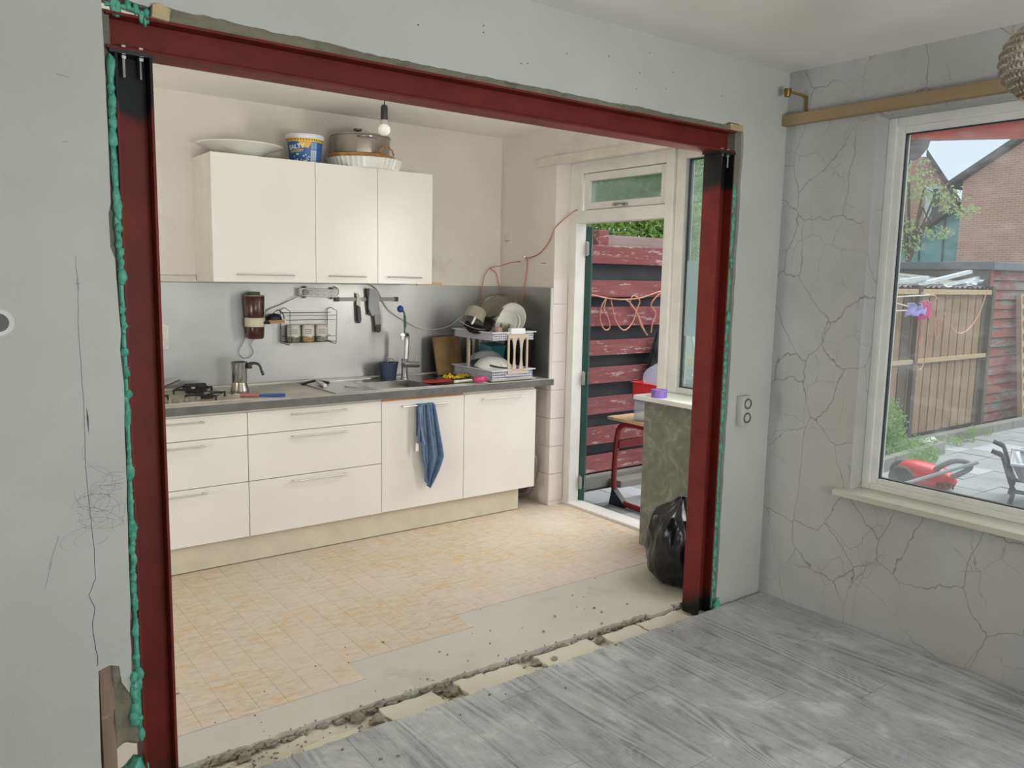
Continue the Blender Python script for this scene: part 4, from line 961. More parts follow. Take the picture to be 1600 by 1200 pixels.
# right of the sink
rl_ = thing('red_tray', 'thin red dustpan like tray right of the sink', 'tray', (2.74, 4.47, .913))
def redf(u, v):
    a = u*2*PI; r = v; return (2.74+.10*r*math.cos(a)*1.1, 4.455+.075*r*math.sin(a), .9135+.012*r*r+.003*math.sin(a*3)*r)
put('tray_dish', B().grid(redf, 24, 6), mat('dull_red', '#b03236', .45), rl_, smooth=True, solid=.003)
put('tray_handle', B().tube([(2.83, 4.43, .924), (2.90, 4.40, .92)], .006, 8), M_BLACK, rl_)
def cloth(u, v): x = 2.86+.20*u; y = 4.50+.09*v+.06*u; return (x, y, .915+.022*abs(noise.noise(Vector((u*4.5, v*3.2, 3))))*2.0+.004)
o = put('rubber_glove', B().grid(cloth, 26, 14), M_YEL, smooth=True, solid=.004); tag(o, 'crumpled yellow rubber glove beside the dish rack', 'glove')
pb_ = thing('scrub_brush', 'dish brush with pink bristles and pale handle by the rack', 'brush', (2.93, 4.36, .912))
put('handle', B().tube(bez([(2.83, 4.40, .918), (2.88, 4.385, .922), (2.94, 4.35, .930)], 6), [.011]*4+[.009]*9, 8), mat('pale_handle', '#d3cdbf', .4), pb_, smooth=True)
b = B()
b.blob((2.985, 4.322, .934), (.052, .022, .019), jit=.15)
r_ = random.Random(8)
for k in range(140):
    a, c = r_.uniform(0, 6.28), r_.uniform(-.9, .9); dx, dy = math.cos(a)*.052, math.sin(a)*.022; z = .934+.010*r_.uniform(-1, 1)
    b.tube([(2.985+dx*.8, 4.322+dy*.8, z), (2.985+dx*1.06, 4.322+dy*1.15, z)], .0012, 3)
put('bristles', b, M_PINK, pb_)
# chopping board and black pan behind the rack
o = put('chopping_board', B().box(-.12, .14, -.009, .009, 0, .27, M=TM((3.05, 4.80, .912), rx=-.2, rz=.25), bev=.008), mat('old_board', '#7f6640', .5, var=.15)); tag(o, 'brown wooden chopping board leaning behind the dish rack', 'chopping board')
# dish rack
rk = thing('dish_rack', 'two tier white plastic dish rack with beige uprights', 'dish rack', (3.26, 4.58, .912))
RX0, RX1, RY0, RY1 = 3.085, 3.425, 4.33, 4.80
def tray(z0, h, nm):
    t = B()
    for (x0, x1, y0, y1) in ((RX0-.014, RX1+.014, RY0-.014, RY0+.004), (RX0-.014, RX1+.014, RY1-.004, RY1+.014), (RX0-.014, RX0+.004, RY0, RY1), (RX1-.004, RX1+.014, RY0, RY1)): t.box(x0, x1, y0, y1, z0+h-.006, z0+h)
    o = put(nm, t, M_PLWHITE, rk, bevel=.002)
    s = B(); nx, ny = 22, 30                       # pierced walls: a lattice of slim bars
    for k in range(nx+1):
        x = RX0+.006+(RX1-RX0-.012)*k/nx
        for y in (RY0+.004, RY1-.004):
            if .33 < k/nx < .72 and y < RY0+.01: continue
            s.box(x-.0024, x+.0024, y-.0018, y+.0018, z0, z0+h-.006)
    for k in range(ny+1):
        y = RY0+.006+(RY1-RY0-.012)*k/ny
        for x in (RX0+.004, RX1-.004): s.box(x-.0018, x+.0018, y-.0024, y+.0024, z0, z0+h-.006)
    for zz in (z0+.003, z0+h*.32, z0+h*.6, z0+h*.85):
        for (x0, x1, y0, y1) in ((RX0+.002, RX1-.002, RY0+.002, RY0+.006), (RX0+.002, RX1-.002, RY1-.006, RY1-.002), (RX0+.002, RX0+.006, RY0, RY1), (RX1-.006, RX1-.002, RY0, RY1)): s.box(x0, x1, y0, y1, zz-.003, zz+.003)
    s.box(RX0+.11, RX0+.25, RY0-.004, RY0+.003, z0+h*.25, z0+h)
    put('pierced_wall', s, M_PLGREY, o)
    put('tray_floor', B().box(RX0+.004, RX1-.004, RY0+.004, RY1-.004, z0, z0+.003), M_PLGREY, o)
    return o
put('drip_base', B().box(RX0-.01, RX1+.02, RY0-.008, RY1+.01, .9125, .922, bev=.003), mat('drip_tray', '#a9a59b', .5), rk)
tray(.923, .062, 'lower_tray'); tray(1.183, .055, 'upper_tray')
def upright(y):
    b = B(); x0, x1 = 3.20, 3.37
    b.box(x0, x0+.014, y-.005, y+.005, .955, 1.215); b.box(x1-.014, x1, y-.005, y+.005, .955, 1.215); b.box(x0, x1, y-.006, y+.006, 1.195, 1.222); b.box(x0, x1, y-.006, y+.006, .955, .975)
    for xc in (x0+.056, x0+.114):
        pr = [(xc+s_*(.007+.016*abs(2*t-1)**2.2), .972+.226*t) for s_, rng in ((1, range(13)), (-1, range(12, -1, -1))) for t in [k/12 for k in rng]]
        b.prism(pr, 'y', y-.004, y+.004)
    return b
put('upright', upright(RY0-.010), M_BEIGEPL, rk, bevel=.0015); put('upright', upright(RY1+.008), M_BEIGEPL, rk, bevel=.0015)
put('cutlery_clip', B().box(3.22, 3.34, RY0-.02, RY0+.02, 1.222, 1.262, bev=.008), M_PLWHITE, rk)
put('side_post', B().box(RX0+.002, RX0+.016, 4.62, 4.64, .98, 1.185), M_BEIGEPL, rk); 
# dishes standing in the upper tray
def plate_prof(r): return [(0, 0), (r*.55, 0), (r*.6, .004), (r*.93, .016), (r, .020), (r*.995, .023), (r*.92, .019), (r*.6, .008), (0, .006)]
for k, (x, y, r, ry, lab) in enumerate(((3.375, 4.52, .118, 1.22, 'rearmost large white plate standing in the rack'), (3.355, 4.47, .115, 1.24, 'front large white plate standing in the rack'), (3.285, 4.44, .088, 1.15, 'small white saucer standing before the plates in the rack'), (3.305, 4.43, .088, 1.18, 'second small white saucer leaning beside the first'))):
    o = put('dinner_plate' if k < 2 else 'saucer', B().lathe(plate_prof(r), (0, 0, 0), 40, M=TM((x, y, 1.20+r*.9), rz=.30, ry=-ry)), M_PORC, smooth=True); tag(o, lab, 'plate', 'plates in the upper rack')
o = put('wok_lid', B().lathe([(0, .05), (.05, .047), (.10, .034), (.105, .038), (.11, .03), (.135, .019), (.14, .022), (.145, .012), (.165, 0), (.170, .002), (.168, .006), (0, .056)], (0, 0, 0), 48, M=TM((3.36, 4.69, 1.37), rz=.45, ry=-.80)), mat('dark_steel_lid', '#8b8981', .25, .9), smooth=True); tag(o, 'large domed dark steel lid standing at the top of the rack', 'lid')
sc_p = thing('saucepan', 'upturned cream saucepan with pale handle on the rack', 'saucepan', (3.13, 4.62, 1.24))
Ms = TM((3.125, 4.60, 1.335), rz=.35, ry=.62)
put('pan_body', B().lathe([(0, .045), (.060, .045), (.066, .038), (.074, -.045), (.077, -.048), (.070, -.045), (0, -.03)], (0, 0, 0), 32, M=Ms), mat('cream_enamel', '#a59f8e', .3, .3), sc_p, smooth=True)
put('pan_handle', B().tube(bez([(3.09, 4.56, 1.33), (3.055, 4.50, 1.325), (3.02, 4.47, 1.30), (3.005, 4.46, 1.29)], 5), .007, 8), M_PLWHITE, sc_p, smooth=True)
o = put('frying_pan', B().lathe([(0, -.012), (.085, -.012), (.102, .018), (.105, .018), (.088, -.016), (0, -.016)], (0, 0, 0), 32, M=TM((3.13, 4.55, 1.268), rx=.28, ry=-.34)), M_BLACKIRON, smooth=True); tag(o, 'black frying pan lying under the saucepan on the rack', 'pan')
o = put('drinking_glass', B().lathe([(0, 0), (.028, 0), (.036, .095), (.033, .095), (.026, .006), (0, .006)], (0, 0, 0), 24, M=TM((3.235, 4.42, 1.195), rx=.2)), M_JARGLASS, smooth=True); tag(o, 'clear drinking glass in the upper rack', 'glass')
o = put('pink_cup', B().lathe([(0, .075), (.026, .075), (.036, 0), (.033, 0), (.024, .07), (0, .07)], (0, 0, 0), 24, M=TM((3.17, 4.39, 1.19))), mat('pink_brown_glaze', '#9b7d74', .3), smooth=True); tag(o, 'upturned pinkish cup at the front left of the upper rack', 'cup')
o = put('ladle', B().tube(bez([(3.00, 4.60, 1.30), (3.06, 4.56, 1.26), (3.12, 4.50, 1.245), (3.2, 4.45, 1.25)], 6), [.003]*19, 6), M_STEEL); tag(o, 'steel ladle handle sticking out left of the rack', 'ladle')
# lower tray
o = put('mixing_bowl', B().lathe([(0, .085), (.05, .083), (.11, .05), (.14, 0), (.136, 0), (.105, .046), (0, .078)], (0, 0, 0), 40, M=TM((3.22, 4.50, .975), rx=.12, ry=.12)), M_PORC, smooth=True); tag(o, 'upturned white bowl in the lower rack', 'bowl')
o = put('mixing_bowl', B().lathe([(0, .075), (.05, .073), (.10, .045), (.125, 0), (.121, 0), (.095, .04), (0, .068)], (0, 0, 0), 40, M=TM((3.26, 4.66, 1.01), rx=-.3, ry=.1)), mat('pale_grey_bowl', '#aeb4b5', .3), smooth=True); tag(o, 'pale grey bowl behind the white bowl in the lower rack', 'bowl')
o = put('teal_box', B().box(-.09, .09, -.05, .05, 0, .11, M=TM((3.33, 4.70, 1.02), rz=.3, rx=.2), bev=.01), M_TEALPL); tag(o, 'teal plastic box at the back of the lower rack', 'box')
o = put('kitchen_utensil', B().tube(bez([(3.13, 4.42, 1.01), (3.15, 4.37, 1.002), (3.18, 4.34, .998), (3.21, 4.34, .996)], 5), .006, 6), M_BLACK); tag(o, 'black utensil handle lying at the front of the lower rack', 'utensil')
o = put('black_tray', B().lathe([(0, 0), (.15, 0), (.165, .012), (.16, .014), (0, .006)], (0, 0, 0), 40, M=TM((3.515, 4.62, 1.08), ry=-1.42)), M_BLACKIRON, smooth=True); tag(o, 'round black tray leaning on the steel side right of the rack', 'tray')

# blue towel over the handle
tw_ = thing('towel', 'blue terry hand towel hanging over a cabinet handle', 'towel', (2.55, 4.27, .33))
def tfront(u, v):
    z = .815-v*.50; wtop, wbot = .112, .17
    wv = wtop+(wbot-wtop)*min(1, v*1.3)
    x = 2.492+u*wv+.020*v
    if v > .66: k = (v-.66)/.34; x = x+(2.545-x)*k*.86
    y = 4.272-.006-.012*math.sin(u*13+v*1.5)*(.4+v)-.006*math.sin(u*29)
    if v < .04: y += .008*(1-v/.04)
    z -= .05*(u-.3)*min(1, max(0, (v-.55)/.3))
    return (x, y, z)
put('front_fall', B().grid(tfront, 46, 50), M_TOWEL, tw_, smooth=True, solid=.006)
def tside(u, v):
    z = .812-v*.235; x = 2.476+u*.05-.004*v; y = 4.262-.010*math.sin(u*5+v*2)-.004
    return (x, y, z)
put('side_fall', B().grid(tside, 10, 26), M_TOWEL, tw_, smooth=True, solid=.007)
put('fold_edge', B().tube([(2.486, 4.248, .80), (2.490, 4.246, .70), (2.505, 4.246, .62), (2.52, 4.246, .565)], .0045, 6), mat('towel_edge', '#8193ad', .9), tw_)
put('care_tag', B().box(2.466, 2.486, 4.262, 4.2635, .525, .578), M_PLWHITE, tw_)
put('back_fall', B().grid(lambda u, v: (2.49+.115*u, 4.295+.002*math.sin(u*12), .815-v*.2), 12, 10), M_TOWEL, tw_, smooth=True, solid=.004)

# orange cable on the kitchen wall
b = B(); b.tube(bez([(3.70, 4.225, 2.062), (3.69, 4.25, 2.055), (3.64, 4.295, 2.0), (3.568, 4.31, 1.93), (3.566, 4.36, 1.85), (3.566, 4.45, 1.775), (3.566, 4.54, 1.745), (3.566, 4.615, 1.735)]), .0033, 8)
o = put('orange_cable', b, M_ORANGE, smooth=True); tag(o, 'orange cable running from the door head down to a wall hook', 'cable')
b = B(); b.tube(bez([(3.566, 4.615, 1.735), (3.566, 4.60, 1.70), (3.566, 4.615, 1.60), (3.56, 4.63, 1.50), (3.555, 4.64, 1.42)]), .0033, 8)
o = put('orange_cable', b, M_ORANGE, smooth=True); tag(o, 'orange cable hanging from the hook behind the steel lid', 'cable')
b = B(); b.tube(bez([(3.55, 4.66, 1.712), (3.55, 4.78, 1.705), (3.52, 4.87, 1.68), (3.46, 4.91, 1.66), (3.41, 4.91, 1.60), (3.39, 4.91, 1.48), (3.37, 4.90, 1.40)]), .003, 8)
b.tube(bez([(3.47, 4.915, 1.66), (3.52, 4.915, 1.63), (3.545, 4.915, 1.56), (3.55, 4.91, 1.50)]), .003, 8)
o = put('orange_cable', b, M_ORANGE, smooth=True); tag(o, 'looped orange cable above the corner of the splashback', 'cable')
o = put('wall_hook', B().tube([(3.576, 4.62, 1.742), (3.556, 4.62, 1.742), (3.556, 4.62, 1.75)], .003, 6), M_STEEL); tag(o, 'small hook holding the orange cable on the wall', 'hook')

# rubbish bag, tape, curtain bracket, lamp
def bagmesh(c, R0, H, seed):
    prof = [(0.02, 0), (.6, .02), (.88, .14), (1.0, .38), (.97, .62), (.74, .83), (.3, .94), (.10, 1.0)]
    def f(u, v):
        a = u*2*PI; k = v*(len(prof)-1); i = min(int(k), len(prof)-2); t = k-i
        r = prof[i][0]*(1-t)+prof[i+1][0]*t; z = prof[i][1]*(1-t)+prof[i+1][1]*t
        d = Vector((math.cos(a), math.sin(a), 0)); fold = .10*noise.noise(Vector((d.x*2.2+seed, d.y*2.2, z*3)))+.05*abs(noise.noise(Vector((d.x*5, d.y*5+seed, z*4))))+.05*math.sin(a*13+4*noise.noise(Vector((z*3, a, seed))))*max(0, z-.45)
        rr = R0*r*(1+2.2*fold*(.4+z)); return (c[0]+rr*d.x, c[1]+rr*d.y, c[2]+H*z+.012*noise.noise(d*4))
    return B().grid(f, 110, 60)
o = put('rubbish_bag', bagmesh((3.24, 2.79, 0.0), .18, .46, 2), M_BAG, smooth=True); tag(o, 'full black rubbish bag on the kitchen floor behind the column', 'rubbish bag')
tp2 = thing('tape_roll', 'purple roll of tape on the kitchen window sill', 'tape', (3.50, 3.22, .92))
put('tape_body', B().lathe([(.024, 0), (.046, 0), (.046, .045), (.024, .045), (.024, 0)], (3.505, 3.235, .9205), 32), M_PURPLE, tp2, smooth=True)
put('tape_core', B().lathe([(.0225, .001), (.0242, .001), (.0242, .044), (.0225, .044), (.0225, .001)], (3.505, 3.235, .9205), 24), mat('tape_core', '#a995d2', .5), tp2, smooth=True)
br_ = thing('curtain_bracket', 'brass curtain rod bracket high in the wall corner', 'bracket', (3.46, 2.41, 2.40))
b = B(); b.tube([(3.478, 2.36, 2.395), (3.478, 2.36, 2.475)], .007, 8); b.tube([(3.478, 2.36, 2.475), (3.40, 2.40, 2.492)], .0055, 8); put('arm', b, M_BRASS, br_, smooth=True)
put('cup', B().lathe([(0, 0), (.013, 0), (.017, .02), (.017, .036), (.013, .036), (.012, .006), (0, .006)], (3.392, 2.405, 2.468), 16), M_BRASS, br_, smooth=True)
# woven pendant at the right edge
wl_ = thing('woven_pendant', 'round woven bead lampshade hanging at the right edge', 'lampshade', (2.36, .925, 2.05))
PX, PY, PZ, PR = 2.352, .90, 2.172, .112
b = B()
for k in range(13):
    th = PI*(k+.9)/14.2; r = PR*math.sin(th); z = PZ-PR*.86*math.cos(th); n_ = max(10, int(r*2*PI/.0125))
    for j in range(n_):
        a = 2*PI*(j+.5*(k % 2))/n_; b.blob((PX+r*math.cos(a), PY+r*math.sin(a), z), (.0062, .0062, .0085), sub=1)
sh = put('bead_shade', b, mat('woven_bead', '#a59a8a', .6, var=.15), wl_, smooth=True)
b = B()
for j in range(24):
    a = 2*PI*j/24; b.tube([(PX+.058*math.cos(a), PY+.058*math.sin(a), PZ-.088), (PX+.012*math.cos(a), PY+.012*math.sin(a), PZ-.094)], .003, 5)
b.tube([(PX+.060*math.cos(a), PY+.060*math.sin(a), PZ-.088) for a in [2*PI*k/32 for k in range(32)]], .0045, 6, closed=True)
put('bottom_ring', b, mat('ring_wood', '#8a6f5c', .5), wl_)
put('cord', B().tube([(PX, PY, PZ+.09), (PX, PY, 2.6)], .003, 6), M_BLACK, wl_)

# ================================================================== OUTSIDE
GZ = -.10
struct('ground', B().box(3.66, 60, -12, 40, GZ-.2, GZ-.03), M_GROUND)
gr = sroot('ground_paving', (4, 3, GZ), 'grey paved yard behind the house')
pv_me = [meshof(B().box(-.148, .148, -.148, .148, -.03, 0, bev=.004), m_, 'paving_tile') for m_ in (M_PAVE, M_PAVEL)]
rr = random.Random(4); cnt = 0
for i in range(25):
    for j in range(14):
        x = 3.98+i*.3; y = .95+j*.3
        if (x < 5.9 and y > 4.75) or (x >= 5.9 and y > 4.1): continue
        if x < 5.6 and y < 2.2: continue
        o = piece('paving_tile', pv_me[1 if (x < 5.2 and y < 4.2) or rr.random() < .12 else 0], (x, y, GZ+rr.uniform(-.003, .003)), gr); o.rotation_euler = (rr.uniform(-.006, .006), rr.uniform(-.006, .006), 0); cnt += 1
put('far_paving', B().box(11.33, 14, -1, 4.3, GZ-.03, GZ-.002), M_PAVE, gr)
# ---- red fence behind the back door
rf = thing('red_board_fence', 'weathered red board fence backed with black sheet behind the back door', 'fence', (5.0, 4.9, GZ))
for k, (z0, z1) in enumerate(((1.722, 1.87), (1.459, 1.594), (1.214, 1.371), (.979, 1.105), (.742, .875), (.492, .632), (.234, .38), (-.001, .142))):
    put('board', B().box(4.02, 5.60, 4.868, 4.892, z0, z1, M=TM((0, 0, rr.uniform(-.004, .004))), bev=.003), M_REDFENCE, rf)
put('capping_board', B().box(4.02, 5.50, 5.012, 5.03, 1.85, 1.965, bev=.003), M_GREYCAP, rf)
for x in (4.56, 5.50):
    put('post', B().box(x, x+.11, 4.938, 5.01, GZ, 1.995, bev=.004), M_REDFENCE, rf)
def foil(u, v): x = 4.02+u*1.52; z = GZ+v*1.93; return (x, 4.918+.016*noise.noise(Vector((x*3, z*5, 0))), z)
put('black_sheet', B().grid(foil, 50, 50), M_FOIL, rf, smooth=True)
o = put('concrete_edging', B().box(4.02, 5.7, 4.79, 4.86, GZ-.02, -.01, bev=.008), M_KERB); tag(o, 'low concrete edging at the foot of the red fence', 'edging')
o = put('concrete_edging', B().box(4.62, 5.7, 4.64, 4.78, GZ-.02, -.045, bev=.008), M_KERB); tag(o, 'second lower concrete slab before the red fence', 'edging')
b = B()
for q in ([(4.2, 1.49), (4.422, 1.471), (4.592, 1.446), (4.773, 1.435), (4.983, 1.451), (5.213, 1.506), (5.4, 1.53)], [(4.577, 1.451), (4.524, 1.373), (4.515, 1.27), (4.568, 1.191), (4.625, 1.205), (4.599, 1.295), (4.554, 1.347), (4.575, 1.44)], [(4.628, 1.435), (4.687, 1.267), (4.787, 1.181), (4.881, 1.237), (4.928, 1.344), (4.961, 1.424), (4.883, 1.467), (4.85, 1.398), (4.928, 1.333), (5.04, 1.16)], [(5.214, 1.50), (5.102, 1.397), (5.162, 1.315), (5.127, 1.233), (5.116, 1.151)], [(4.78, 1.44), (4.86, 1.40), (4.94, 1.31), (4.99, 1.215), (5.07, 1.13)]):
    b.tube(bez([(x, 4.845, z) for x, z in q], 6), .006, 6)
o = put('washing_line', b, M_PALEORANGE, smooth=True); tag(o, 'tangled pale orange washing line hanging on the red fence', 'rope')
# ---- desk, tubs, bag
ds = thing('school_desk', 'school desk with wooden top and dark red tube frame outside the door', 'desk', (4.45, 4.05, GZ))
put('desk_top', B().box(4.17, 4.72, 3.62, 4.36, .560, .582, bev=.006), M_BEECH, ds)
for k, x in enumerate((4.24, 4.62)):
    put('leg_frame', B().tube(bez([(x, 3.80, .535), (x, 4.0, .535), (x, 4.20, .535), (x, 4.29, .50), (x, 4.32, .40), (x, 4.335, .18), (x, 4.33, .02), (x, 4.28, -.055), (x, 4.18, -.075), (x, 3.95, -.075), (x, 3.75, -.075)], 8), .021, 10), M_DARKRED, ds, smooth=True)
    put('rubber_foot', B().prism([(4.36, GZ), (4.20, GZ), (4.20, -.07), (4.33, .03)], 'x', x-.024, x+.024), M_BLACK, ds)
put('cross_bar', B().box(4.24, 4.62, 4.29, 4.32, .34, .40, bev=.006), M_DARKRED, ds)
tb_ = thing('plastic_tub', 'translucent tub with blue lid on the school desk', 'tub', (4.36, 4.08, .583))
put('tub_body', B().box(-.12, .12, -.09, .09, 0, .145, M=TM((4.345, 4.06, .584), rz=.1), bev=.02), M_TRANSL, tb_)
put('lid', B().box(-.13, .13, -.10, .10, .146, .162, M=TM((4.345, 4.06, .584), rz=.1), bev=.006), mat('lid_blue', '#5e93c9', .35), tb_)
def tray2(z0, h, x0, x1, y0, y1, m, nm, lab, cat):
    b = B(); t = .004; b.box(x0, x1, y0, y1, z0, z0+t); b.box(x0, x0+t, y0, y1, z0, z0+h); b.box(x1-t, x1, y0, y1, z0, z0+h); b.box(x0, x1, y0, y0+t, z0, z0+h); b.box(x0, x1, y1-t, y1, z0, z0+h)
    for a in ((x0-.012, x1+.012, y0-.012, y0), (x0-.012, x1+.012, y1, y1+.012), (x0-.012, x0, y0, y1), (x1, x1+.012, y0, y1)): b.box(*a, z0+h-.008, z0+h)
    o = put(nm, b, m, bevel=.003); tag(o, lab, cat); return o
tray2(.748, .115, 4.225, 4.52, 3.93, 4.16, M_RED, 'red_basin', 'bright red plastic basin on the translucent tub outside', 'basin')
for k, (x, y, r) in enumerate(((4.33, 4.05, .085), (4.41, 4.06, .10))):
    o = put('storage_lid', B().lathe([(0, 0), (r, 0), (r+.004, .004), (r, .008), (0, .006)], (0, 0, 0), 28, M=TM((x, y, .855+r*.55), rz=.3, ry=-1.1)), M_TRANSL, smooth=True); tag(o, ('smaller ' if k == 0 else 'larger ')+'clear plastic lid standing in the red basin', 'lid')
def hb_(u, v):
    a = u*2*PI; r = (.02+.115*min(1, v*1.3)**.7)*(1-.25*max(0, v-.8)/.2); return (5.17+r*math.cos(a)*(1+.15*math.sin(a*5+v*3)), 4.80+.35*r*math.sin(a), 1.16-v*.50+.01*math.sin(a*7))
o = put('hanging_bag', B().grid(hb_, 48, 20), M_BAG, smooth=True); tag(o, 'black plastic bag hanging from the line on the red fence', 'bag')
o = put('red_ball', B().blob((5.16, 4.62, .99), (.05, .05, .06), sub=3), M_RED, smooth=True); tag(o, 'small red round object seen through the kitchen window', 'ball')
ch = thing('folding_chair', 'folded wooden chair with white tube leaning outside the kitchen window', 'chair', (5.3, 4.6, GZ))
for k, (dx, m_) in enumerate(((0, M_PALEWOOD), (.30, M_PALEWOOD))):
    put('side_rail', B().box(-.02, .02, -.015, .015, 0, 1.15, M=TM((5.22+dx, 4.55, GZ), rx=-.15, ry=.06)), m_, ch)
for z in (.35, .62, .9): put('slat', B().box(5.22, 5.58, 4.60+z*.12, 4.62+z*.12, z-.03, z+.03), M_PALEWOOD, ch)
put('white_tube', B().tube([(5.24, 4.50, 1.16), (5.33, 4.50, .86), (5.27, 4.50, .80)], .013, 8), M_PLWHITE, ch)

# ---- foliage
def leaf_mesh(blobs, n, size, seed):
    r_ = random.Random(seed); V = []; F = []
    for (c, rad) in blobs:
        m = int(n*rad[0]*rad[2])
        for k in range(m):
            d = Vector((r_.gauss(0, 1), r_.gauss(0, 1), r_.gauss(0, 1))).normalized()
            lump = 1+.35*noise.noise(d*2.3+Vector(c)); q = r_.random()**.35*lump
            p = Vector(c)+Vector((d.x*rad[0], d.y*rad[1], d.z*rad[2]))*q
            nn = Vector((r_.gauss(0, 1), r_.gauss(0, 1), r_.gauss(.6, 1))).normalized(); t = nn.orthogonal().normalized(); t = (t*math.cos(k)+nn.cross(t)*math.sin(k)); bt = nn.cross(t); s = size*r_.uniform(.6, 1.3)
            i = len(V); V += [p-t*s, p+bt*s*.42+nn*s*.12, p+t*s, p-bt*s*.42+nn*s*.12]; F.append((i, i+1, i+2)); F.append((i, i+2, i+3))
    me = bpy.data.meshes.new('foliage'); me.from_pydata([tuple(v) for v in V], [], F); return me
def m_leaf(name, a, b_):
    n = N(name); f = n.noise(n.pos(), 3.5, 3); g = n.noise(n.pos((1, 1, 1), (3, 3, 3)), 40, 2)
    n.base(n.mix(n.math('MULTIPLY', g, .5), n.ramp(f, [(.3, lin(a)), (.7, lin(b_))]), lin(a)))
    n.b.inputs['Roughness'].default_value = .6
    tl_ = n.n('ShaderNodeBsdfTranslucent'); tl_.inputs[0].default_value = lin(b_); mx = n.n('ShaderNodeMixShader'); mx.inputs[0].default_value = .35
    n.l(n.b.outputs[0], mx.inputs[1]); n.l(tl_.outputs[0], mx.inputs[2]); n.l(mx.outputs[0], n.out.inputs[0]); return n.m
M_LEAF = m_leaf('dark_leaf', '#66863f', '#9cba62'); M_LEAF2 = m_leaf('light_leaf', '#8aa75e', '#b0c886'); M_WEED = m_leaf('weed_leaf', '#6f9c48', '#9cc06a')
M_BARK = m_wood('bark', ('#4a4036', '#5c5145', '#6d6153'))
def tree(name, lab, base, blobs, n, size, seed, m, trunk_r=.12, cat='tree', sticks=True):
    t = thing(name, lab, cat, base)
    me = leaf_mesh(blobs, n, size, seed); me.materials.append(m); me.transform(Matrix.Translation(-Vector(base)))
    o = bpy.data.objects.new('foliage', me); COL.objects.link(o); o.parent = t; o['kind'] = 'stuff'
    b = B(); top = Vector(blobs[0][0]); b.tube([Vector(base), (Vector(base)*.4+top*.6)+Vector((.05, 0, 0)), top], [trunk_r, trunk_r*.75, trunk_r*.4], 8)
    if sticks:
        for (c, rad) in blobs[1:]: b.tube([Vector(base)*.4+top*.6, (top+Vector(c))/2, Vector(c)], [trunk_r*.5, trunk_r*.35, trunk_r*.15], 6)
    put('trunk', b, M_BARK, t); return t
tree('tree', 'large dense green tree behind the red fence', (9.2, 8.6, GZ), [((9.2, 8.6, 2.7), (1.7, 1.3, 1.5)), ((10.7, 8.9, 2.9), (1.5, 1.3, 1.6)), ((8.0, 8.2, 2.2), (1.2, 1.2, 1.1)), ((9.8, 9.2, 4.2), (1.5, 1.2, 1.1))], 5200, .042, 1, M_LEAF, .2)
tree('tree', 'lower leafy tree at the right behind the red fence', (11.6, 8.2, GZ), [((11.6, 8.2, 1.8), (1.4, 1.0, 1.3)), ((10.6, 7.8, 1.2), (1.1, 1.0, 1.0))], 5200, .042, 2, m_leaf('mid_leaf', '#7f9d58', '#a9c47a'), .15)
tree('garden_tree', 'light green loose tree standing behind the wooden shed', (13.2, 6.75, GZ), [((13.0, 6.85, 3.25), (.55, .4, .42)), ((13.5, 6.6, 3.05), (.45, .4, .2)), ((14.1, 6.55, 2.85), (.40, .3, .10)), ((12.9, 6.9, 2.35), (.45, .4, .42)), ((13.6, 6.65, 2.45), (.40, .3, .12)), ((14.5, 6.6, 2.82), (.25, .2, .10))], 1900, .038, 3, M_LEAF2, .05)
# shrubs and weeds
tree('shrub', 'bright green upright shrub at the left edge of the garden window', (7.75, 4.12, GZ), [((7.72, 4.10, .22), (.22, .18, .30)), ((7.86, 4.10, .05), (.18, .15, .18))], 15000, .022, 4, M_WEED, .012, 'shrub', False)
for k, (x, y, r, h, lab) in enumerate(((7.7, 3.92, .30, .11, 'low leafy plants in the raised bed'), (8.15, 3.95, .26, .09, 'leafy plants right of the shrub in the raised bed'), (7.42, 3.62, .16, .13, 'weeds before the left end of the kerb'), (7.85, 3.72, .14, .12, 'weed clump before the middle of the kerb'), (8.95, 3.98, .2, .07, 'weeds growing along the fence kerb'), (9.35, 4.0, .11, .12, 'taller weed tuft at the fence kerb'), (9.9, 4.05, .10, .05, 'small weed tuft near the shed corner'))):
    me = leaf_mesh([((x, y, GZ+h*.6+(.05 if k < 2 else 0)), (r, r*.5, h))], 16000 if k < 4 else 9000, .018, 20+k); me.materials.append(M_WEED)
    me.transform(Matrix.Translation((-x, -y, -GZ))); o = bpy.data.objects.new('weed_clump', me); COL.objects.link(o); o.location = (x, y, GZ); tag(o, lab, 'weeds'); 
def kerb(p0, p1, z0, z1, w, lab, n_):
    t = thing('kerb', lab, 'kerb', (p0[0], p0[1], GZ)); d = Vector((p1[0]-p0[0], p1[1]-p0[1], 0)); L = d.length; a = math.atan2(d.y, d.x)
    for k in range(n_): put('kerb_stone', B().box(L*k/n_+.004, L*(k+1)/n_-.004, -w/2, w/2, z0-p0[2], z1-p0[2], M=TM(p0, rz=a), bev=.01), M_KERB, t)
kerb((6.9, 3.76, 0), (8.45, 3.88, 0), GZ-.05, .02, .08, 'low concrete kerb of the raised bed behind the vacuum cleaner', 4)
kerb((8.0, 4.16, 0), (12.2, 4.10, 0), GZ-.05, .0, .10, 'long concrete kerb along the foot of the brown fence', 8)
put_b = put('bed_soil', B().box(6.9, 8.4, 3.9, 4.3, GZ-.02, -.02), mat('soil', '#5f5a4c', .9, var=.2)); tag(put_b, 'dark soil of the raised bed under the plants', 'soil')
o = put('garden_stone', B().blob((8.35, 3.98, .0), (.17, .07, .05), sub=3, jit=.3), mat('pale_stone', '#b9b8b3', .7), smooth=True); tag(o, 'pale flat stone at the end of the raised bed', 'stone')
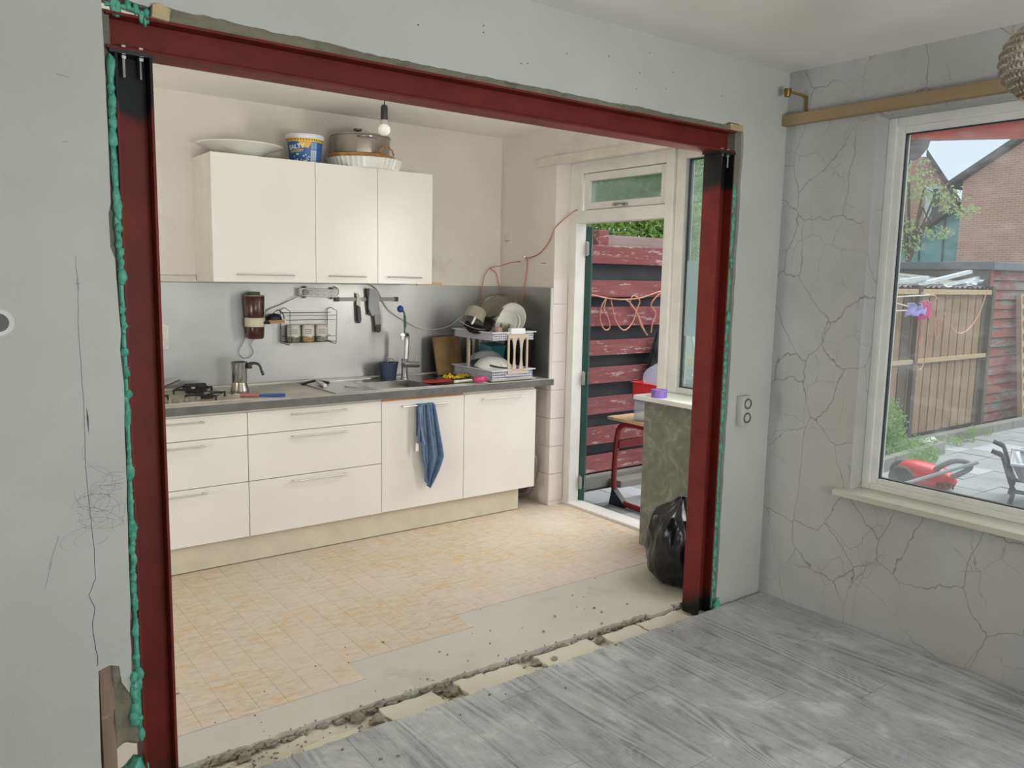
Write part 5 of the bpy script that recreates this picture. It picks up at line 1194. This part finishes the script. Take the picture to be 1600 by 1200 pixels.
# ---- brown garden fence
bf = thing('garden_fence', 'brown vertical board garden fence with grey rails', 'fence', (9.1, 4.36, GZ))
x = 6.9; k = 0
while x < 10.3:
    wd = rr.uniform(.17, .195); put('board', B().box(x, x+wd-.022, 4.352, 4.370, -.02, 1.50+rr.uniform(-.01, .01), bev=.002), M_DARKPOST if k in (7, 8) and k == 8 or x > 10.15 else M_BROWNFENCE, bf); x += wd; k += 1
put('gap_darkening', B().box(6.9, 10.3, 4.375, 4.385, -.02, 1.48), mat('gap_dark', '#4a4036', .9), bf)  # dark sheet added so the gaps between the boards read dark
for z0, z1 in ((1.505, 1.56), (.765, .812)): put('rail', B().box(6.9, 10.36, 4.315, 4.35, z0, z1, bev=.003), M_PALEWOOD, bf)
for x in (8.58, 10.30): put('post', B().box(x, x+.075, 4.305, 4.40, GZ, 1.60, bev=.004), M_DARKPOST, bf)
# lean-to roof of old sheets
lr = thing('sheet_roof', 'sagging old corrugated sheet roof behind the brown fence', 'roof', (9.2, 4.9, 1.5))
for k in range(4):
    x0 = 7.4+k*.74
    def cf(u, v, x0=x0, k=k): x = x0+u*.8; y = 4.42+v*1.25; return (x, y, 1.585+.012*math.sin(u*40)+v*.16+.012*k*math.sin(v*3))
    put('corrugated_sheet', B().grid(cf, 60, 4), M_CORR, lr, smooth=True, solid=.006)
for (p, q) in (((7.9, 4.45, 1.60), (9.0, 4.46, 1.685)), ((8.75, 4.44, 1.60), (10.1, 4.50, 1.77)), ((9.3, 4.44, 1.60), (10.2, 4.5, 1.68)), ((9.9, 4.46, 1.62), (10.3, 4.5, 1.70))):
    d = Vector(q)-Vector(p); put('white_edge_strip', B().box(0, d.length, -.03, .03, -.018, .018, M=Matrix.Translation(p) @ d.to_track_quat('X', 'Z').to_matrix().to_4x4()), M_SHEET, lr)
for (x, z) in ((9.4, 1.59), (10.05, 1.62), (10.2, 1.66)): put('torn_sheet', B().blob((x, 4.44, z), (.10, .05, .025), sub=2, jit=.9, seed=x), M_SHEET, lr)
# ---- shed
sd = thing('wooden_shed', 'wooden shed with peeling red cladding and flat grey roof edge', 'shed', (11.9, 5.2, GZ))
put('core', B().box(10.44, 13.5, 4.42, 6.6, GZ, 1.80), mat('shed_core', '#4f4a45', .9), sd)
z = GZ+.04; k = 0
while z < 1.78:
    put('cladding_board', B().prism([(4.388, z), (4.418, z), (4.418, z+.106), (4.411, z+.106)], 'x', 10.42, 12.6), M_SIDING, sd)
    if z > 1.3: put('side_board', B().prism([(10.42, z), (10.438, z), (10.438, z+.112), (10.429, z+.112)], 'y', 4.40, 6.55), m_grey if k else (m_grey := m_wood('bleached_cladding', ('#7f7a72', '#94908a', '#a5a19a'), stretch='y')), sd); k = 1
    z += .116
put('corner_board', B().box(10.395, 10.47, 4.385, 4.41, GZ, 1.80, bev=.003), M_REDFENCE, sd)
put('roof_edge', B().box(10.33, 13.6, 4.33, 6.7, 1.80, 1.895, bev=.01), mat('roof_felt', '#6b6f76', .7), sd)
# leaning pallet frame
lp = thing('pallet', 'pale wooden pallet leaning against the shed at the right edge', 'pallet', (11.9, 4.1, GZ))
for dx in (0, .75): put('upright', B().box(-.04, .04, -.03, .03, 0, 1.62, M=TM((11.17+dx, 4.19, GZ), rx=-.10)), M_PALEWOOD, lp)
for k in range(10): put('slat', B().box(0, .75, -.045, -.028, .12+k*.155, .20+k*.155, M=TM((11.17, 4.19, GZ), rx=-.10)), M_PALEWOOD, lp)
# ---- washing line with cloths
b = B()
b.tube([(5.55, 4.90, 1.46), (7.867, 4.2, 1.48), (8.569, 4.2, 1.501), (8.61, 4.31, 1.52)], .008, 6)
for q in ([(7.0, 1.50), (7.876, 1.423), (8.169, 1.383)], [(7.0, 1.33), (7.889, 1.341), (8.138, 1.345)]): b.tube([(x, 4.2, z) for x, z in q], .008, 6)
o = put('washing_line', b, mat('white_rope', '#d9cfc2', .6)); tag(o, 'white washing line strands before the brown fence', 'rope')
b = B()
for q in ([(8.569, 1.501), (8.708, 1.488), (8.868, 1.373), (9.008, 1.234), (9.254, 1.09), (9.505, 1.119), (9.75, 1.295), (9.9, 1.57)], [(8.711, 1.474), (8.713, 1.306), (8.821, 1.169), (8.804, 1.033), (8.753, 1.12), (8.75, 1.25)], [(8.494, 1.242), (8.44, 1.01), (8.46, .99), (8.49, 1.109)], [(8.4, 1.25), (8.4, .85), (8.5, .72), (8.6, .85), (8.6, 1.2)]): b.tube(bez([(x, 4.2, z) for x, z in q], 6), .006, 5)
o = put('washing_line', b, M_PALEORANGE); tag(o, 'slack orange line looping from the washing line to the fence top', 'rope')
def ck(c0, w_, h_, amp): 
    return lambda u, v: (c0[0]+u*w_+.02*math.sin(v*5), 4.19+amp*math.sin(u*16+v*2), c0[2]-v*h_*(1-.25*math.sin(u*3))+.02*math.sin(u*9))
o = put('pink_cloth', B().grid(ck((8.40, 4.2, 1.42), .17, .20, .02), 16, 12), mat('hot_pink', '#e0468c', .7), smooth=True, solid=.006); tag(o, 'hot pink cloth hanging on the washing line', 'cloth')
o = put('lavender_cloth', B().grid(ck((8.15, 4.2, 1.40), .30, .13, .03), 26, 10), mat('lavender', '#a9a3d8', .8), smooth=True, solid=.008); tag(o, 'lavender cloth bunched on the washing line left of the pink one', 'cloth')
# ---- vacuum cleaner (local axes: u to the right of the picture, v away from the house)
U = Vector((.44, -.90, 0)); V_ = Vector((.90, .44, 0))
def LM(o, s=1): return Matrix(((U.x*s, V_.x*s, 0, o[0]), (U.y*s, V_.y*s, 0, o[1]), (0, 0, s, o[2]), (0, 0, 0, 1)))
vc = thing('vacuum_cleaner', 'red canister vacuum cleaner with grey hose lying on the paving', 'vacuum cleaner', (6.82, 3.25, GZ)); Mv = LM((6.82, 3.26, GZ))
def vb(u, v):
    a = u*2*PI; e = -1+2*v; rr_ = math.sqrt(max(0, 1-abs(e)**2.6)); h = .125*(1.15-.42*(e+1)/2); return (e*.235+.02, .13*rr_*math.copysign(abs(math.cos(a))**.8, math.cos(a)), max(0.02, .115-.03*(e+1)/2+h*rr_*math.copysign(abs(math.sin(a))**.8, math.sin(a))))
put('body', B().grid(vb, 40, 30, M=Mv), M_RED, vc, smooth=True)
put('wheel', B().lathe([(0, -.02), (.085, -.02), (.095, -.01), (.095, .01), (.085, .02), (0, .02)], (0, 0, 0), 28, M=Mv @ TM((-.17, -.135, .098), rx=PI/2)), M_DGREY, vc, smooth=True)
put('wheel', B().lathe([(0, -.02), (.085, -.02), (.095, -.01), (.095, .01), (.085, .02), (0, .02)], (0, 0, 0), 28, M=Mv @ TM((-.17, .135, .098), rx=PI/2)), M_DGREY, vc, smooth=True)
b = B()
for k in range(5): b.box(.10+k*.028, .115+k*.028, -.148, -.10, .045, .085, M=Mv)
put('vent', b, M_BLACK, vc)
put('hose', B().tube(bez([tuple(Mv @ Vector(p)) for p in ((.07, -.06, .15), (.10, -.09, .20), (.20, -.10, .27), (.30, -.10, .28), (.33, -.10, .235), (.26, -.11, .175), (.20, -.12, .14))], 8), .022, 12), mat('grey_hose', '#85858a', .5), vc, smooth=True)
put('wand', B().tube([tuple(Mv @ Vector((-.22, -.20, .02))), tuple(Mv @ Vector((.38, -.17, .30)))], .015, 10), mat('silver_wand', '#b9bcc0', .35, .5), vc, smooth=True)
put('power_lead', B().tube(bez([tuple(Mv @ Vector(p)) for p in ((-.15, -.1, .012), (-.35, -.16, .012), (-.6, -.18, .012))], 8), .008, 6), M_DGREY, vc)
# ---- wheelbarrow
wb_ = thing('wheelbarrow', 'grey wheelbarrow with light tub at the right edge of the garden', 'wheelbarrow', (6.82, 2.59, GZ)); U = Vector((.36, -.93, 0))*.86; V_ = Vector((.93, .36, 0)); Mw = LM((6.82, 2.59, GZ))
b = B(); T_ = [(-.01, -.06, .345), (.90, -.06, .34), (.90, .52, .36), (-.01, .52, .36)]; Q_ = [(.10, .04, .15), (.62, .04, .13), (.62, .42, .13), (.10, .42, .15)]
bm_ = bmesh.new(); tv = [bm_.verts.new(p) for p in T_]; qv = [bm_.verts.new(p) for p in Q_]; bm_.faces.new(qv[::-1])
for k in range(4): bm_.faces.new((tv[k], tv[(k+1) % 4], qv[(k+1) % 4], qv[k]))
bmesh.ops.bevel(bm_, geom=[e for e in bm_.edges if e.verts[0].co.z != e.verts[1].co.z or e.verts[0] in qv], offset=.05, segments=3, affect='EDGES'); b.merge(bm_, Mw)
put('tub', b, M_TUBG, wb_, smooth=True, solid=.008)
put('rim', B().tube([tuple(Mw @ Vector(p)) for p in T_], .012, 8, closed=True), M_PLWHITE, wb_, smooth=True)
for dv in (0.0, .46):
    put('handle_tube', B().tube(bez([tuple(Mw @ Vector(p)) for p in ((-.16, dv, .42), (-.09, dv, .40), (-.03, dv, .26), (.03, dv, .135), (.10, dv, .12), (.9, dv, .11))], 5), .016, 8), M_DGREY, wb_, smooth=True)
    put('leg', B().tube([tuple(Mw @ Vector(p)) for p in ((.035, dv, .14), (.005, dv, .0))], .017, 8), M_DGREY, wb_)
    put('grip', B().tube([tuple(Mw @ Vector(p)) for p in ((-.17, dv, .425), (-.08, dv, .395))], .021, 8), M_BLACK, wb_)
put('wheel', B().lathe([(0, -.03), (.09, -.03), (.13, -.04), (.15, 0), (.13, .04), (.09, .03), (0, .03)], (0, 0, 0), 28, M=Mw @ TM((1.05, .23, .15), rx=PI/2)), M_BLACK, wb_, smooth=True)
# ---- awning edge and lamps outside the window
aw = thing('awning', 'red painted awning edge outside the living room window', 'awning', (4.9, 1.9, 2.4))
d = Vector((5.75-4.42, .90-2.64, 0)); Ma = Matrix.Translation((4.42, 2.64, 2.402)) @ d.to_track_quat('X', 'Z').to_matrix().to_4x4()
put('fascia_board', B().box(0, d.length, -.02, .02, 0, .20, M=Ma), M_EAVE, aw, bevel=.004)
put('roof_panel', B().box(0, d.length, -.30, .06, .20, .225, M=Ma), M_EAVE, aw)
lp_ = thing('outdoor_lamp', 'dark box lamp with wire loop under the red awning edge', 'lamp', (4.62, 2.38, 2.28))
ml = Matrix.Translation((4.50, 2.52, 2.335)) @ d.to_track_quat('X', 'Z').to_matrix().to_4x4()
put('housing', B().prism([(0, -.03), (.17, -.035), (.21, .02), (.22, .065), (0, .065)], 'y', -.05, .05, M=ml), mat('dark_brown_metal', '#4b403d', .5), lp_, bevel=.006)
put('wire', B().tube(bez([tuple(ml @ Vector(p)) for p in ((.02, 0, -.03), (.015, 0, -.09), (.05, 0, -.125), (.10, 0, -.12), (.125, 0, -.06), (.13, 0, -.03))], 6), .0035, 6), M_BLACK, lp_)
put('cord', B().tube([tuple(ml @ Vector(p)) for p in ((.015, 0, -.09), (-.02, 0, -.22))], .0035, 6), M_BLACK, lp_)
lq = thing('lantern', 'dark sloping lantern top hanging left under the awning', 'lantern', (4.5, 2.5, 2.1)); mq = Matrix.Translation((4.445, 2.52, 2.10)) @ d.to_track_quat('X', 'Z').to_matrix().to_4x4()
put('hood', B().prism([(-.06, -.02), (.085, -.02), (.035, .062), (-.06, .07)], 'y', -.05, .05, M=mq), mat('dark_grey_metal', '#54504f', .5), lq, bevel=.004)
put('hanging_wire', B().tube([tuple(mq @ Vector((0, 0, .06))), tuple(mq @ Vector((.02, 0, .20)))], .003, 6), M_BLACK, lq)
# ---- houses
hs = thing('brick_house', 'orange brick house gable at the right behind the shed', 'house', (30, 9, GZ))
put('gable_wall', B().prism([(12.02, GZ), (12.02, 4.75), (8.6, 6.9), (5.2, 4.75), (5.2, GZ)], 'x', 26, 34), M_BRICK, hs)
for s_, (y0, z0, y1, z1) in enumerate(((12.42, 4.58, 8.6, 6.98), (4.8, 4.58, 8.6, 6.98))):
    put('roof_slope', B().prism([(y0, z0), (y1, z1), (y1, z1+.16), (y0, z0+.16)], 'x', 25.8, 34.2), M_ROOF, hs)
tq = thing('turquoise_house', 'turquoise clad gable with grey roof edge left of the brick house', 'house', (29, 14, GZ))
put('gable_wall', B().prism([(16.2, GZ), (16.2, 1.55), (12.1, 4.31), (12.1, GZ)], 'x', 27, 32), M_TURQ, tq)
for y in (12.9, 13.65, 14.4, 15.1): put('batten', B().box(26.97, 27.0, y, y+.05, GZ, 4.92-(y+.08-11.2)*.674), M_ROOF, tq)
put('roof_slope', B().prism([(16.6, 1.30), (12.45, 4.10), (12.45, 4.28), (16.6, 1.48)], 'x', 26.7, 32.2), M_ROOF, tq)
h2 = thing('far_brick_house', 'far brick house with steep gable behind the turquoise one', 'house', (36, 18, GZ))
Mh = Matrix.Translation((34, 16.6, 0)) @ Matrix.Rotation(R(26), 4, 'Z')
put('gable_wall', B().prism([(-1.05, GZ), (-1.05, 4.35), (.55, 6.8), (3.2, 6.8), (3.2, GZ)], 'x', 0, 7, M=Mh), M_BRICK, h2)
put('roof_slope', B().prism([(-1.25, 4.0), (.6, 6.85), (.6, 7.1), (-1.4, 4.1)], 'x', -.2, 7.2, M=Mh), M_ROOF, h2)
wq = put('window', B().box(-.06, .02, -.05, .50, 3.8, 5.6, M=Mh), M_PLWHITE, h2); put('pane', B().box(-.09, -.05, -.02, .24, 3.9, 5.5, M=Mh), mat('dark_pane', '#39454a', .15), wq)
